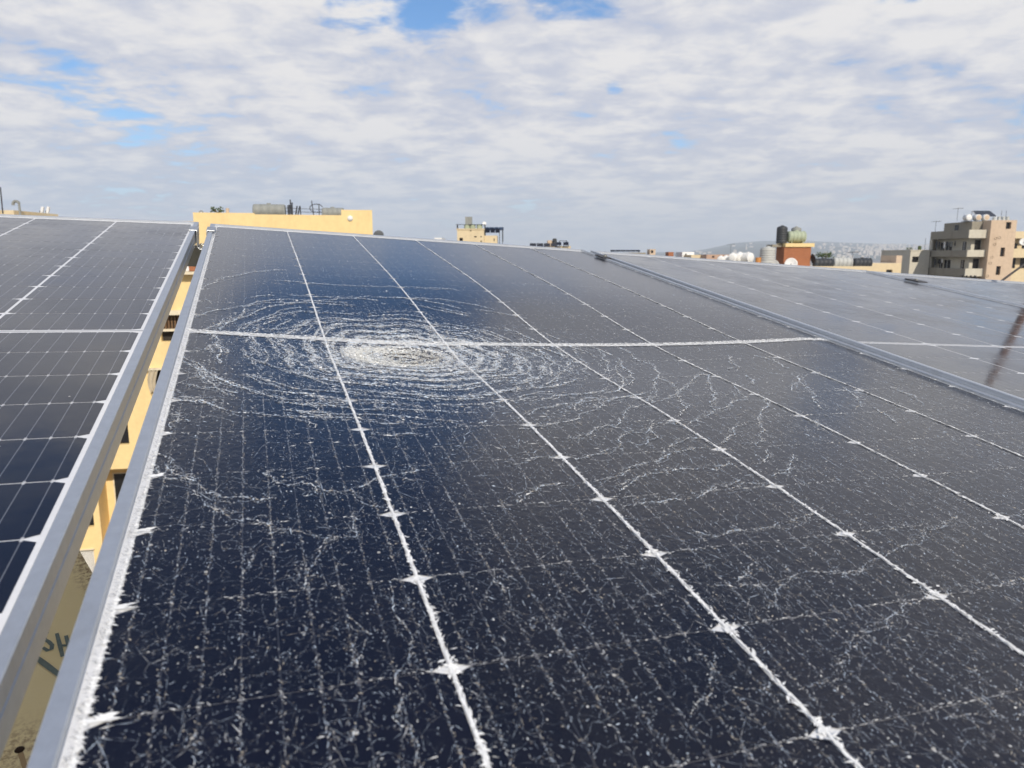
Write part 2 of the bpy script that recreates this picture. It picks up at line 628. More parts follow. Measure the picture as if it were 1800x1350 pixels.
# ---- the fractures: every splinter a little facet standing on the glass
class Splinters:
    def __init__(s):
        s.parts = []

    def add(s, u, v, th, L, w, tint, op, tilt=0.25, lift=0.0008):
        u, v, th, L, w, op = np.broadcast_arrays(*[np.asarray(q, float) for q in (u, v, th, L, w, op)])
        n = u.size
        if n == 0:
            return
        u, v, th, L, w, op = [q.ravel() for q in (u, v, th, L, w, op)]
        ct, st = np.cos(th), np.sin(th)
        k = RNG.uniform(0.25, 0.75, n)
        prof = [(-0.5, 0.0), (k - 0.5, 0.5 * RNG.uniform(.5, 1, n)), (0.5, 0.0), (k - 0.5 + RNG.uniform(-.2, .2, n), -0.5 * RNG.uniform(.5, 1, n))]
        P = np.zeros((n, 4, 3))
        for i, (a, b) in enumerate(prof):
            du, dv = a * L * ct - b * w * st, a * L * st + b * w * ct
            P[:, i, 0], P[:, i, 1] = u + du, v + dv
            P[:, i, 2] = surf(u + du, v + dv) + lift + np.abs(RNG.normal(0, 1, n)) * tilt * w
        ok = (np.abs(P[:, :, 1]).max(1) < 1.126) & (P[:, :, 0].min(1) > UL + 0.0115) & (P[:, :, 0].max(1) < UR - 0.0115)
        tint = np.broadcast_to(np.asarray(tint, float), (n, 3))
        col = np.concatenate([tint * RNG.uniform(.82, 1.05, (n, 1)), np.clip(op, 0, 1)[:, None]], 1)
        s.parts.append((P[ok], col[ok]))

    def build(s, name):
        P = np.concatenate([a for a, _ in s.parts])
        c = np.concatenate([b for _, b in s.parts])
        n = len(P)
        me = bpy.data.meshes.new(name)
        me.vertices.add(4 * n)
        me.loops.add(4 * n)
        me.polygons.add(n)
        me.vertices.foreach_set('co', P.astype(np.float32).ravel())
        me.loops.foreach_set('vertex_index', np.arange(4 * n, dtype=np.int32))
        me.polygons.foreach_set('loop_start', np.arange(0, 4 * n, 4, dtype=np.int32))
        me.update(calc_edges=True)
        at_ = me.attributes.new('tint', 'FLOAT_COLOR', 'FACE')
        at_.data.foreach_set('color', c.astype(np.float32).ravel())
        me.materials.append(CRACK)
        o = link(name, me, None, broken)
        o['kind'] = 'stuff'
        print(name, n)
        return o


ICE = (0.62, 0.72, 0.84)
WHT = (0.86, 0.87, 0.86)
TAN = (0.62, 0.56, 0.46)
CU, CV = -0.265, -0.068
U_ = RNG.uniform
ZDIST = lambda u, v: np.hypot((u - CU) / 1.0, (v - CV) / 1.0)


def pick(n, wts=(0.45, 0.45, 0.10)):
    k = RNG.choice(3, n, p=wts)
    return np.array([ICE, WHT, TAN])[k]


def near(v):
    """the splinters look coarser toward the photographer's end only because they are: the pane crumbled there"""
    return np.clip((-v - 0.25) / 0.6, 0, 1)


def crack_line(S_, pts, w=0.0011, op=0.8, barb=0.5, jit=0.0028, step=0.0017):
    pts = np.asarray(pts, float)
    seg = np.hypot(*np.diff(pts, axis=0).T)
    t = np.concatenate([[0], np.cumsum(seg)])
    n = max(4, int(t[-1] / step))
    q = np.linspace(0, t[-1], n)
    x, y = np.interp(q, t, pts[:, 0]), np.interp(q, t, pts[:, 1])
    # wander at three sizes
    for amp, k in ((jit * 2.2, 0.035), (jit, 0.011), (jit * 0.45, 0.003)):
        m = max(2, int(t[-1] / k) + 2)
        kx = np.linspace(0, t[-1], m)
        x = x + np.interp(q, kx, RNG.normal(0, amp * .6, m))
        y = y + np.interp(q, kx, RNG.normal(0, amp * .6, m))
    th = np.arctan2(np.gradient(y), np.gradient(x))
    sc = 1 - .52 * near(y)
    fade = 0.55 + 0.45 * np.interp(q, np.linspace(0, t[-1], max(3, int(t[-1] / .02))), U_(0, 1, max(3, int(t[-1] / .02))))
    keep = U_(0, 1, n) < 0.93
    nr = near(y)
    S_.add(x[keep], y[keep], (th + RNG.normal(0, .45, n))[keep], (U_(.0025, .0060, n) * sc)[keep], (w * U_(.4, 1.4, n) * sc)[keep],
           pick(keep.sum()), (op * fade)[keep])
    kb = U_(0, 1, n) < barb
    S_.add(x[kb] + RNG.normal(0, .0022, kb.sum()), y[kb] + RNG.normal(0, .0022, kb.sum()), U_(0, math.pi, kb.sum()),
           U_(.002, .0065, kb.sum()) * sc[kb], w * U_(.3, .8, kb.sum()) * sc[kb], pick(kb.sum()), op * .75 * fade[kb])


TRACED = [
[[-0.552,-0.446],[-0.542,-0.474],[-0.53,-0.477],[-0.519,-0.485],[-0.508,-0.5],[-0.499,-0.501],[-0.489,-0.513],[-0.48,-0.521],[-0.464,-0.525],[-0.452,-0.518]],
[[-0.516,-0.499],[-0.505,-0.522],[-0.496,-0.535],[-0.491,-0.543],[-0.482,-0.556],[-0.468,-0.556],[-0.459,-0.566],[-0.455,-0.581]],
[[-0.455,-0.579],[-0.447,-0.571],[-0.436,-0.577],[-0.426,-0.587],[-0.409,-0.586]],
[[-0.537,-0.448],[-0.526,-0.471],[-0.518,-0.484]],
[[-0.551,-0.424],[-0.542,-0.434],[-0.533,-0.455]],
[[-0.549,-0.276],[-0.522,-0.28],[-0.51,-0.29],[-0.497,-0.31],[-0.48,-0.322],[-0.465,-0.325],[-0.448,-0.332],[-0.425,-0.338],[-0.394,-0.342],[-0.373,-0.343]],
[[-0.434,-0.338],[-0.421,-0.352],[-0.407,-0.369]],
[[-0.467,-0.473],[-0.46,-0.484],[-0.448,-0.494],[-0.435,-0.488],[-0.427,-0.495],[-0.423,-0.511],[-0.432,-0.514]],
[[-0.42,-0.511],[-0.398,-0.514],[-0.396,-0.529],[-0.391,-0.538],[-0.379,-0.546]],
[[-0.387,-0.513],[-0.374,-0.501],[-0.364,-0.496],[-0.353,-0.489],[-0.339,-0.484],[-0.323,-0.476]],
[[-0.368,-0.341],[-0.355,-0.353],[-0.338,-0.362],[-0.3,-0.371]],
[[-0.361,-0.383],[-0.343,-0.393],[-0.324,-0.392],[-0.306,-0.398]],
[[-0.542,-0.34],[-0.536,-0.341],[-0.532,-0.347]],
[[-0.545,-0.318],[-0.541,-0.345],[-0.543,-0.365]],
[[-0.43,-0.311],[-0.408,-0.329],[-0.393,-0.339]],
[[-0.421,-0.279],[-0.404,-0.317],[-0.388,-0.337]],
[[-0.427,-0.586],[-0.432,-0.611],[-0.437,-0.626],[-0.441,-0.648]],
[[-0.471,-0.604],[-0.473,-0.622]],
[[-0.398,-0.551],[-0.403,-0.568],[-0.402,-0.594]],
[[-0.554,-0.123],[-0.53,-0.159],[-0.512,-0.202],[-0.491,-0.222],[-0.469,-0.248],[-0.445,-0.268],[-0.419,-0.293],[-0.379,-0.3]],
[[-0.55,0.282],[-0.526,0.382],[-0.5,0.407],[-0.459,0.466],[-0.403,0.502]],
[[-0.551,0.084],[-0.521,0.129],[-0.482,0.165],[-0.441,0.208],[-0.4,0.224],[-0.371,0.23],[-0.315,0.262],[-0.246,0.267]],
[[-0.539,0.01],[-0.516,0.049],[-0.496,0.088],[-0.471,0.155]],
[[-0.484,0.035],[-0.458,0.081],[-0.428,0.129],[-0.388,0.162],[-0.358,0.156]],
[[-0.458,0.031],[-0.418,0.051],[-0.376,0.082],[-0.332,0.119],[-0.301,0.119]],
[[-0.422,0.39],[-0.339,0.374],[-0.267,0.372],[-0.191,0.378],[-0.072,0.382]],
[[-0.251,0.281],[-0.17,0.294],[-0.1,0.275],[-0.038,0.227]],
[[-0.441,-0.007],[-0.441,-0.075],[-0.431,-0.118],[-0.408,-0.14],[-0.377,-0.178]],
[[-0.417,-0.041],[-0.415,-0.087],[-0.394,-0.108]],
[[-0.482,-0.074],[-0.472,-0.108],[-0.459,-0.132],[-0.441,-0.155],[-0.422,-0.177],[-0.392,-0.214],[-0.367,-0.228]],
[[-0.471,-0.183],[-0.456,-0.219],[-0.429,-0.254],[-0.397,-0.274],[-0.367,-0.284]],
[[-0.535,-0.076],[-0.522,-0.1],[-0.51,-0.061],[-0.5,-0.105]],
[[-0.546,-0.138],[-0.531,-0.182],[-0.515,-0.216],[-0.497,-0.236]],
[[-0.544,-0.225],[-0.53,-0.238],[-0.508,-0.25],[-0.491,-0.268]],
[[-0.554,-0.252],[-0.54,-0.282],[-0.524,-0.284],[-0.508,-0.299]],
[[-0.178,-0.292],[-0.138,-0.257],[-0.107,-0.255]],
[[-0.181,-0.345],[-0.155,-0.324],[-0.124,-0.307],[-0.102,-0.309],[-0.077,-0.287],[-0.058,-0.288]],
[[-0.206,-0.385],[-0.169,-0.375],[-0.133,-0.362],[-0.099,-0.334],[-0.068,-0.317],[-0.031,-0.283]],
[[-0.165,-0.42],[-0.139,-0.413],[-0.116,-0.4],[-0.096,-0.392],[-0.076,-0.367],[-0.041,-0.332],[-0.012,-0.318]],
[[-0.098,-0.392],[-0.075,-0.397]],
[[-0.174,-0.464],[-0.151,-0.46],[-0.128,-0.457],[-0.109,-0.448],[-0.104,-0.43],[-0.084,-0.413],[-0.063,-0.408],[-0.046,-0.399],[-0.024,-0.385],[-0.005,-0.379]],
[[-0.046,-0.399],[-0.065,-0.43],[-0.089,-0.446]],
[[-0.173,-0.529],[-0.147,-0.515],[-0.118,-0.502],[-0.093,-0.492],[-0.061,-0.475],[-0.03,-0.461]],
[[-0.157,-0.541],[-0.12,-0.522],[-0.098,-0.516],[-0.074,-0.513],[-0.046,-0.507],[-0.012,-0.502]],
[[-0.266,-0.549],[-0.246,-0.541],[-0.218,-0.531],[-0.206,-0.532]],
[[-0.244,-0.484],[-0.226,-0.479],[-0.21,-0.47],[-0.187,-0.464]],
[[-0.057,-0.458],[-0.026,-0.434],[-0.012,-0.43]],
[[0.065,-0.031],[0.047,-0.088],[0.015,-0.168]],
[[0.073,-0.079],[0.06,-0.125],[0.05,-0.17],[0.017,-0.226]],
[[0.112,-0.013],[0.103,-0.08],[0.11,-0.128],[0.088,-0.181],[0.042,-0.244],[0.004,-0.306],[0.038,-0.295],[0.069,-0.268],[0.092,-0.247],[0.152,-0.185],[0.171,-0.178],[0.121,-0.273],[0.066,-0.344]],
[[0.078,-0.254],[0.059,-0.297],[0.023,-0.352]],
[[0.062,-0.35],[0.096,-0.334],[0.144,-0.297],[0.186,-0.239]],
[[0.062,-0.35],[0.033,-0.377],[0.011,-0.397]],
[[0.088,-0.189],[0.078,-0.254]],
[[0.175,-0.307],[0.139,-0.357],[0.099,-0.4],[0.054,-0.457]],
[[0.011,-0.447],[0.039,-0.431],[0.064,-0.408],[0.09,-0.388]],
[[0.053,-0.475],[0.035,-0.495],[0.011,-0.509]],
[[0.007,-0.543],[0.026,-0.534],[0.043,-0.521]],
[[-0.093,-0.566],[-0.065,-0.554],[-0.033,-0.544]],
[[-0.056,-0.562],[-0.031,-0.555],[-0.006,-0.559]],
[[-0.176,-0.573],[-0.153,-0.572],[-0.124,-0.568],[-0.103,-0.568],[-0.072,-0.56]],
[[0.275,-0.084],[0.248,-0.14],[0.226,-0.174]],
[[0.329,-0.091],[0.341,-0.112],[0.327,-0.158]],
[[0.23,-0.192],[0.206,-0.241]],
[[0.007,-0.003],[-0.021,-0.096],[-0.056,-0.166],[-0.104,-0.221]],
[[0.019,-0.022],[0.001,-0.105],[-0.03,-0.184]],
[[-0.052,0.033],[-0.08,-0.069],[-0.106,-0.165],[-0.136,-0.235]],
[[-0.048,-0.032],[-0.043,-0.087],[-0.054,-0.149],[-0.084,-0.198]],
[[-0.15,-0.212],[-0.127,-0.205],[-0.1,-0.198]],
[[0.026,-0.53],[0.048,-0.517],[0.074,-0.495]],
[[0.254,-0.27],[0.29,-0.233]],
[[-0.144,-0.623],[-0.125,-0.635],[-0.101,-0.632],[-0.084,-0.634],[-0.058,-0.632],[-0.03,-0.629],[-0.006,-0.622]],
[[0.018,-0.681],[0.042,-0.673],[0.08,-0.659],[0.108,-0.655],[0.134,-0.641]],
[[-0.17,-0.703],[-0.159,-0.7],[-0.145,-0.701],[-0.126,-0.704]],
[[-0.146,-0.693],[-0.123,-0.684],[-0.113,-0.675]],
[[-0.144,-0.731],[-0.125,-0.714],[-0.105,-0.705],[-0.079,-0.703],[-0.052,-0.703],[-0.044,-0.704],[-0.013,-0.691],[0.004,-0.685]],
[[-0.11,-0.775],[-0.096,-0.764],[-0.076,-0.762],[-0.056,-0.759],[-0.039,-0.747],[-0.019,-0.742],[0.002,-0.733]],
[[-0.172,-0.809],[-0.154,-0.803],[-0.137,-0.797],[-0.125,-0.79],[-0.111,-0.777]],
[[-0.247,-0.812],[-0.237,-0.8],[-0.229,-0.796],[-0.207,-0.767]],
[[-0.208,-0.797],[-0.192,-0.796],[-0.185,-0.794]],
[[-0.103,-0.846],[-0.09,-0.846],[-0.068,-0.848],[-0.052,-0.847]],
[[-0.048,-0.814],[-0.062,-0.829],[-0.072,-0.838]],
[[0.041,-0.744],[0.062,-0.743],[0.091,-0.738]],
[[-0.388,-0.662],[-0.389,-0.696],[-0.393,-0.72],[-0.393,-0.734],[-0.399,-0.753],[-0.401,-0.764],[-0.4,-0.781],[-0.401,-0.805]],
[[-0.414,-0.691],[-0.415,-0.708],[-0.421,-0.73]],
[[-0.305,-0.712],[-0.307,-0.723],[-0.3,-0.716]],
[[-0.361,-0.757],[-0.365,-0.783],[-0.363,-0.8]],
[[-0.33,-0.682],[-0.32,-0.681]],
[[-0.312,-0.667],[-0.304,-0.669],[-0.308,-0.679]],
[[-0.428,-0.77],[-0.428,-0.78],[-0.432,-0.792]],
[[0.323,-0.201],[0.273,-0.281],[0.25,-0.32],[0.235,-0.356]],
[[0.213,-0.374],[0.221,-0.377]],
[[0.344,-0.276],[0.333,-0.305],[0.3,-0.352]],
[[0.319,-0.359],[0.306,-0.394],[0.295,-0.421]],
[[0.189,-0.391],[0.165,-0.429]],
[[0.427,-0.274],[0.424,-0.321],[0.41,-0.348]]
]
rings, net, crater, lines, chips = Splinters(), Splinters(), Splinters(), Splinters(), Splinters()
for pl in TRACED:
    d = ZDIST(*np.mean(pl, axis=0))
    crack_line(net, pl, w=0.0015, op=0.9, barb=0.8)
    crack_line(net, np.asarray(pl) + RNG.normal(0, .0012, 2), w=0.0008, op=0.55, barb=0.9, jit=.0036)

# rings round the blow: crests of feathers, patchy round the circle
K_ = 9
A1, A2 = RNG.normal(0, .011, K_), RNG.normal(0, .011, K_)
B1, B2 = RNG.normal(0, .5, K_), RNG.normal(0, .5, K_)


def wob(ph, A, B):
    s_ = 0
    for k in range(K_):
        s_ = s_ + A[k] * np.sin((k + 1) * ph) + B[k] * np.cos((k + 1) * ph)
    return s_


def ring_field(x, y):
    du, dv = (x - CU - .015) / 1.12, (y - CV)
    dv = np.where(dv > 0, dv / 1.25, dv / 1.0)
    r, ph = np.hypot(du, dv), np.arctan2(dv, du)
    qq = r * (1 + wob(ph, A1, A2)) + .0022 * np.sin(ph * 23 + r * 300) + .0030 * np.sin(ph * 9 + 60 * r) * np.sin(ph * 41 - 90 * r)
    pitch = .0125 + .05 * np.clip(qq, 0, .4)
    crest = 0.5 + 0.5 * np.cos(2 * math.pi * (qq / pitch))
    patch = 0.5 + 0.5 * np.sin(wob(ph + 30 * qq, B1, B2) * 2.2 + qq * 40)
    return r, ph, crest, patch


n = 300000
r0 = RNG.gamma(2.2, .078, n)
ph = U_(0, 2 * math.pi, n)
x, y = CU + .015 + r0 * np.cos(ph) * 1.15, CV + r0 * np.sin(ph) * 1.12
r, ph, crest, patch = ring_field(x, y)
side = 1 - .45 * np.clip(np.sin(ph), 0, 1) - .25 * np.clip(np.cos(ph), 0, 1)
fall = np.exp(-np.clip(r - .09, 0, 1) / (.125 * side))
keep = U_(0, 1, n) < (crest ** 3.2 * (.16 + .84 * patch) * 1.05 + .030 + .12 * np.exp(-r / .05)) * fall
keep &= r > .038
x, y, r, ph = x[keep], y[keep], r[keep], ph[keep]
n = len(x)
th = np.arctan2(np.cos(ph), -np.sin(ph) * 1.1)
rings.add(x, y, th + RNG.normal(0, .55, n), RNG.lognormal(-5.45, .4, n), RNG.lognormal(-7.15, .4, n), pick(n, (.38, .56, .06)), U_(.55, 1, n))
# a few continuous circles
for k, rr_ in enumerate((.062, .072, .083, .095, .108, .121, .135, .150, .166, .183, .201, .220, .241, .264, .29)):
    a0 = 0
    while a0 < 2 * math.pi:
        ln = U_(.12, .62)
        if U_() < (.80 if rr_ < .2 else .55):
            ph = np.linspace(a0, a0 + ln, 14)
            rad = rr_ / (1 + wob(ph, A1, A2)) + RNG.normal(0, .0042)
            sv = np.where(np.sin(ph) > 0, 1.25, 1.0)
            crack_line(rings, np.stack([CU + .015 + rad * np.cos(ph) * 1.12, CV + rad * np.sin(ph) * sv], -1), w=.0019, op=1.0 - .9 * max(0, rr_ - .14), barb=1.0, jit=.0016)
        a0 += ln + U_(-.05, .16)
# hair cracks running out from the blow
n = 9000
r = 0.055 + RNG.gamma(1.5, .075, n)
ph = U_(0, 2 * math.pi, n)
x, y = CU + r * np.cos(ph), CV + r * np.sin(ph) * 1.05
rings.add(x, y, ph + RNG.normal(0, .10, n), RNG.lognormal(-4.65, .4, n), RNG.lognormal(-7.9, .35, n), pick(n), U_(.25, .75, n) * np.exp(-r * 2.0))
# crater: crumbled glass lying in the dent
n = 30000
r = np.sqrt(U_(0, 1, n))
ph = U_(0, 2 * math.pi, n)
band = np.clip(1.7 - r * 1.6, .10, .8) * (.12 + .80 * (0.5 + 0.5 * np.cos(2 * math.pi * (r * (1 + .10 * np.sin(2 * ph + 1)) * 3.1 - .05))) ** 1.2)
keep = U_(0, 1, n) < band
r, ph = r[keep], ph[keep]
n = len(r)
edge = 1 + .10 * np.sin(3 * ph + .6) + .07 * np.sin(5 * ph + 2) + .05 * np.sin(9 * ph)
x, y = CU + 0.076 * r * edge * np.cos(ph), CV + 0.045 * r * edge * np.sin(ph)
east = np.clip((x - CU + .02) / .05, 0, 1)
hole = np.exp(-(((x - CU + .045) / .022) ** 2 + ((y - CV - .014) / .012) ** 2))
keep = U_(0, 1, n) > hole * .92
x, y, ph, r, east = x[keep], y[keep], ph[keep], r[keep], east[keep]
n = len(x)
pal = np.array([[.84, .84, .80], [.66, .74, .82], [.42, .37, .29], [.60, .54, .44], [.05, .05, .055]])
pr_ = np.stack([.72 - .16 * east, .20 - .05 * east, .02 + .06 * east, .03 + .08 * east, .03 + .07 * east], 1)
kk = (U_(0, 1, (n, 1)) > np.cumsum(pr_, 1)).sum(1).clip(0, 4)
crater.add(x, y, ph + math.pi / 2 + RNG.normal(0, .8, n), RNG.lognormal(-5.95, .35, n), RNG.lognormal(-7.0, .35, n), pal[kk], U_(.3, 1, n), tilt=0.45, lift=0.001)
n = 5000
ph = math.pi * .85 + RNG.normal(0, 1, n) * 1.1 + .5
rr = RNG.normal(1, .16, n) * (1 + .06 * np.sin(3 * ph + .6))
crater.add(CU + .070 * rr * np.cos(ph), CV + .041 * rr * np.sin(ph), ph + math.pi / 2 + RNG.normal(0, .4, n), RNG.lognormal(-5.5, .35, n),
           RNG.lognormal(-6.8, .35, n), np.array([.88, .88, .84]), U_(.5, 1, n), tilt=0.35)

# broken white edges: along the frame, the column gaps and the centre bar
def fringe(u, v, th, L, w, op=1.0, tint=WHT):
    lines.add(u, v, th, L, w, tint, op, tilt=0.12, lift=0.0010)


E0, E6 = U0 - 3 * CW, U0 + 3 * CW
n = 7000
v = U_(-1.12, 1.11, n)
big_ = 0.55 + 0.9 * near(v) + 0.5 * np.exp(-((v + .1) / .2) ** 2)
L = RNG.lognormal(-5.95, .36, n) * big_
fringe(E0 + L * U_(-.1, .4, n), v, RNG.normal(-.45, .45, n), L, U_(.0006, .0017, n) * (0.6 + .5 * near(v)))
n = 5000
lines.add(U_(UL + .012, E0, n), U_(-1.12, 1.11, n), RNG.normal(-.5, .6, n), U_(.003, .008, n), U_(.0004, .0011, n), np.array([.50, .50, .48]), U_(.15, .55, n), tilt=.2)
n = 900
v = U_(-1.12, 1.11, n)
L = U_(.003, .008, n)
fringe(E6 - L * .25, v, math.pi + RNG.normal(0, .5, n), L, U_(.0008, .0026, n))
for c in range(1, 6):
    uc = U0 + (c - 3) * CW
    n = 760
    v = U_(-1.11, 1.11, n)
    s = (0.42 + .95 * near(v) + .5 * np.exp(-((v - CV) / .2) ** 2)) * (0.85 if c > 3 else 1)
    fringe(uc + RNG.normal(0, .0011, n) * s, v, math.pi / 2 + RNG.normal(0, .55, n), U_(.003, .0075, n) * (.6 + .3 * s), U_(.0008, .0022, n) * s)
    n = 1500                                 # the gap itself, crumbled but still a line
    v = U_(-1.11, 1.11, n)
    fringe(uc + RNG.normal(0, .0005, n), v, math.pi / 2 + RNG.normal(0, .12, n), U_(.005, .013, n), U_(.0010, .0026, n))
    n = 640
    v = U_(-1.11, 1.11, n)
    s = (0.4 + 1.0 * near(v) + .4 * np.exp(-((v - CV) / .2) ** 2))
    fringe(uc + RNG.normal(0, .0017, n) * s, v, RNG.normal(-.25, .5, n), U_(.0025, .0052, n) * s, U_(.0008, .0018, n) * s)
    for r in range(-11, 12):
        vr = row_span(r)[0]
        nn = near(np.array([vr]))[0]
        m = int(5 + 9 * nn)
        s = 0.45 + .75 * nn
        fringe(uc + RNG.normal(0, .0036, m) * s, vr + RNG.normal(0, .0036, m) * s, RNG.normal(.5, .9, m), U_(.003, .0065, m) * s, U_(.0015, .0030, m) * s)
for r in range(-11, 12):
    vr = row_span(r)[0]
    nn = near(np.array([vr]))[0]
    m = int(4 + 6 * nn)
    s = .5 + .7 * nn
    fringe(E0 + U_(.001, .010, m) * s, vr + RNG.normal(0, .002, m) * s, RNG.normal(0, .3, m), U_(.006, .014, m) * s, U_(.002, .004, m) * s)
n = 3600
fringe(U_(E0, E6, n), RNG.normal(0, .0038, n), RNG.normal(0, .35, n), U_(.003, .009, n), U_(.0008, .0022, n))
n = 3000
u = U_(E0, E6, n)
fringe(u, RNG.choice([-.0064, .0064], n) + RNG.normal(0, .0010, n), RNG.normal(0, .6, n), U_(.0025, .006, n), U_(.0008, .0020, n))

# flaking along the busbars and the gaps between the cell rows
for c in range(6):
    for b in range(9):
        ub = U0 + (c - 3) * CW + 0.0014 + (b + .5) / 9 * (CW - .0028)
        v = np.arange(-1.11, 1.11, 0.0019)
        m = len(v)
        patch = np.interp(v, np.linspace(-1.12, 1.12, 45), U_(0, 1, 45))
        base = np.where(v < -.25, .92 - .05 * c, .40 - .03 * c)
        base = np.where(v > .25, .26, base)
        keep = U_(0, 1, m) < base * (.35 + patch)
        k = keep.sum()
        nr = near(v[keep])
        lines.add(ub + RNG.normal(0, .0006, k) * (.6 + nr), v[keep], RNG.choice([1., -1.], k) * U_(.3, 1.5, k), U_(.0014, .0036, k) * (.8 + .3 * nr),
                  U_(.0004, .0009, k) * (.9 + .2 * nr), pick(k, (.35, .40, .25)), U_(.35, .85, k))
for r in range(-11, 12):
    if r == 0:
        continue
    vr = row_span(r)[0] - .0006
    u = np.arange(E0, E6, .0026)
    m = len(u)
    patch = np.interp(u, np.linspace(E0, E6, 30), U_(0, 1, 30))
    keep = U_(0, 1, m) < (.30 + .70 * patch) * (1.0 if vr < 0 else .45)
    k = keep.sum()
    lines.add(u[keep], vr + RNG.normal(0, .0007, k), RNG.normal(0, .28, k), U_(.0016, .0050, k), U_(.0005, .0011, k), WHT, U_(.4, .95, k))

# loose chips and sparkle everywhere
n = 80000
u, v = U_(E0, E6, n), -1.12 + 2.22 * U_(0, 1, n) ** 1.35
d = np.exp(-np.clip(v, -.2, 2) * .5) * (.25 + .75 * (0.5 + 0.5 * np.sin(u * 31 + 4 * np.sin(v * 17)) * np.sin(v * 27 + 3 * np.sin(u * 23))))
keep = U_(0, 1, n) < d
u, v = u[keep], v[keep]
n = len(u)
along = U_(0, 1, n) < np.clip(.35 + u * .9, .2, .85)
th = np.where(along, math.pi / 2 + RNG.normal(0, .2, n), U_(0, math.pi, n))
chips.add(u, v, th, RNG.lognormal(-6.35, .45, n) * (1 + 1.1 * along), RNG.lognormal(-7.75, .4, n), pick(n, (.55, .33, .12)), U_(.25, .95, n) ** 1.2)
n = 60000
u, v = U_(E0, E6, n), U_(-1.12, -.15, n)
keep = U_(0, 1, n) < (.2 + .8 * near(v)) * (.3 + .7 * (0.5 + 0.5 * np.sin(u * 47 + 5 * np.sin(v * 29)) * np.sin(v * 51 + 3 * np.sin(u * 37))))
u, v = u[keep], v[keep]
n = len(u)
chips.add(u, v, U_(0, math.pi, n), RNG.lognormal(-6.6, .5, n), RNG.lognormal(-7.25, .45, n), pick(n, (.66, .24, .10)), U_(.06, .42, n))
n = 2200
chips.add(U_(E0, E6, n), U_(-1.12, .1, n), U_(0, 3, n), U_(.0008, .0022, n), U_(.0007, .0017, n), pick(n, (.1, .55, .35)), U_(.6, 1, n))
# the pane itself: a connected web of small pieces
def mosaic(size, x0, x1, y0, y1, jit, wmm, opf, keepf, stretch=1.0):
    dx, dy = size * math.sqrt(3), size * 1.5 * stretch
    nx, ny = int((x1 - x0) / dx) + 2, int((y1 - y0) / dy) + 2
    # honeycomb corners: two per lattice cell, shaken; edges join them into irregular cells
    J, I = np.meshgrid(np.arange(ny), np.arange(nx), indexing='ij')
    ax = x0 + (I + .5 * (J % 2)) * dx
    ay = y0 + J * dy
    A_ = np.stack([ax, ay], -1) + RNG.normal(0, jit * size, (ny, nx, 2)) * (1, stretch)
    B_ = np.stack([ax, ay + size * stretch], -1) + RNG.normal(0, jit * size, (ny, nx, 2)) * (1, stretch)
    E = [(A_.reshape(-1, 2), B_.reshape(-1, 2))]
    for j in range(ny - 1):
        s_ = 0 if j % 2 == 0 else 1
        up = A_[j + 1]
        b_ = B_[j]
        if s_ == 0:
            E.append((b_, up))
            E.append((b_[1:], up[:-1]))
        else:
            E.append((b_, up))
            E.append((b_[:-1], up[1:]))
    P0 = np.concatenate([e[0] for e in E])
    P1 = np.concatenate([e[1] for e in E])
    mid_ = (P0 + P1) / 2
    k = U_(0, 1, len(mid_)) < keepf(mid_[:, 0], mid_[:, 1])
    P0, P1, mid_ = P0[k], P1[k], mid_[k]
    op = opf(mid_[:, 0], mid_[:, 1]) * U_(.4, 1.2, len(mid_))
    # two bent halves per edge
    q = mid_ + RNG.normal(0, size * .13, mid_.shape)
    for s0, s1 in ((P0, q), (q, P1)):
        d_ = s1 - s0
        m_ = (s0 + s1) / 2
        L_ = np.hypot(d_[:, 0], d_[:, 1])
        chips.add(m_[:, 0], m_[:, 1], np.arctan2(d_[:, 1], d_[:, 0]), L_ * 1.12, wmm * U_(.5, 1.4, len(L_)), pick(len(L_), (.62, .30, .08)), op, tilt=.15)


def patchy(u, v, f=1.0):
    return 0.5 + 0.5 * np.sin(u * 23 * f + 3.1 * np.sin(v * 19 * f)) * np.sin(v * 21 * f + 2.7 * np.sin(u * 17 * f + 1))


mosaic(.0062, E0, E6, -1.12, -.25, .30, .00042, lambda u, v: .12 + .50 * patchy(u, v) ** 1.5, lambda u, v: (.30 + .45 * patchy(u, v, 2.3)) * np.clip((-v - .2) / .25, 0, 1))
mosaic(.0105, E0, E6, -.9, .25, .32, .00060, lambda u, v: .10 + .45 * patchy(u, v, 1.4) ** 1.5, lambda u, v: (.22 + .45 * patchy(u, v, 2.0)) * np.clip((.30 - v) / .4, 0, 1), 1.3)
mosaic(.020, E0, E6, -.6, .5, .34, .0009, lambda u, v: .15 + .5 * patchy(u, v, 1.2), lambda u, v: np.clip(.42 - .5 * np.abs(v + .12), 0, 1) * (.5 + .5 * patchy(u, v, 1.7)), 1.2)
# little random side cracks
for k in range(420):
    u, v = U_(E0 + .02, E6 - .02), .05 - 1.13 * U_() ** .8
    a, pl = U_(0, 2 * math.pi), [(u, v)]
    for _ in range(int(U_(2, 5))):
        a += RNG.normal(0, .7)
        u, v = u + .011 * math.cos(a), v + .011 * math.sin(a)
        pl.append((u, v))
    crack_line(chips, pl, w=.0006, op=U_(.2, .55), barb=.5, jit=.0018)
for o_, nm in ((net, 'crack_network'), (rings, 'crack_rings'), (crater, 'impact_crater'), (lines, 'splintered_lines'), (chips, 'glass_chips')):
    o_.build(nm)

# ------------------------------------------------------------------ mounting
def panel_box(u0, u1, v0, v1, z0, z1):
    return MB().box(u0, u1, v0, v1, z0, z1)


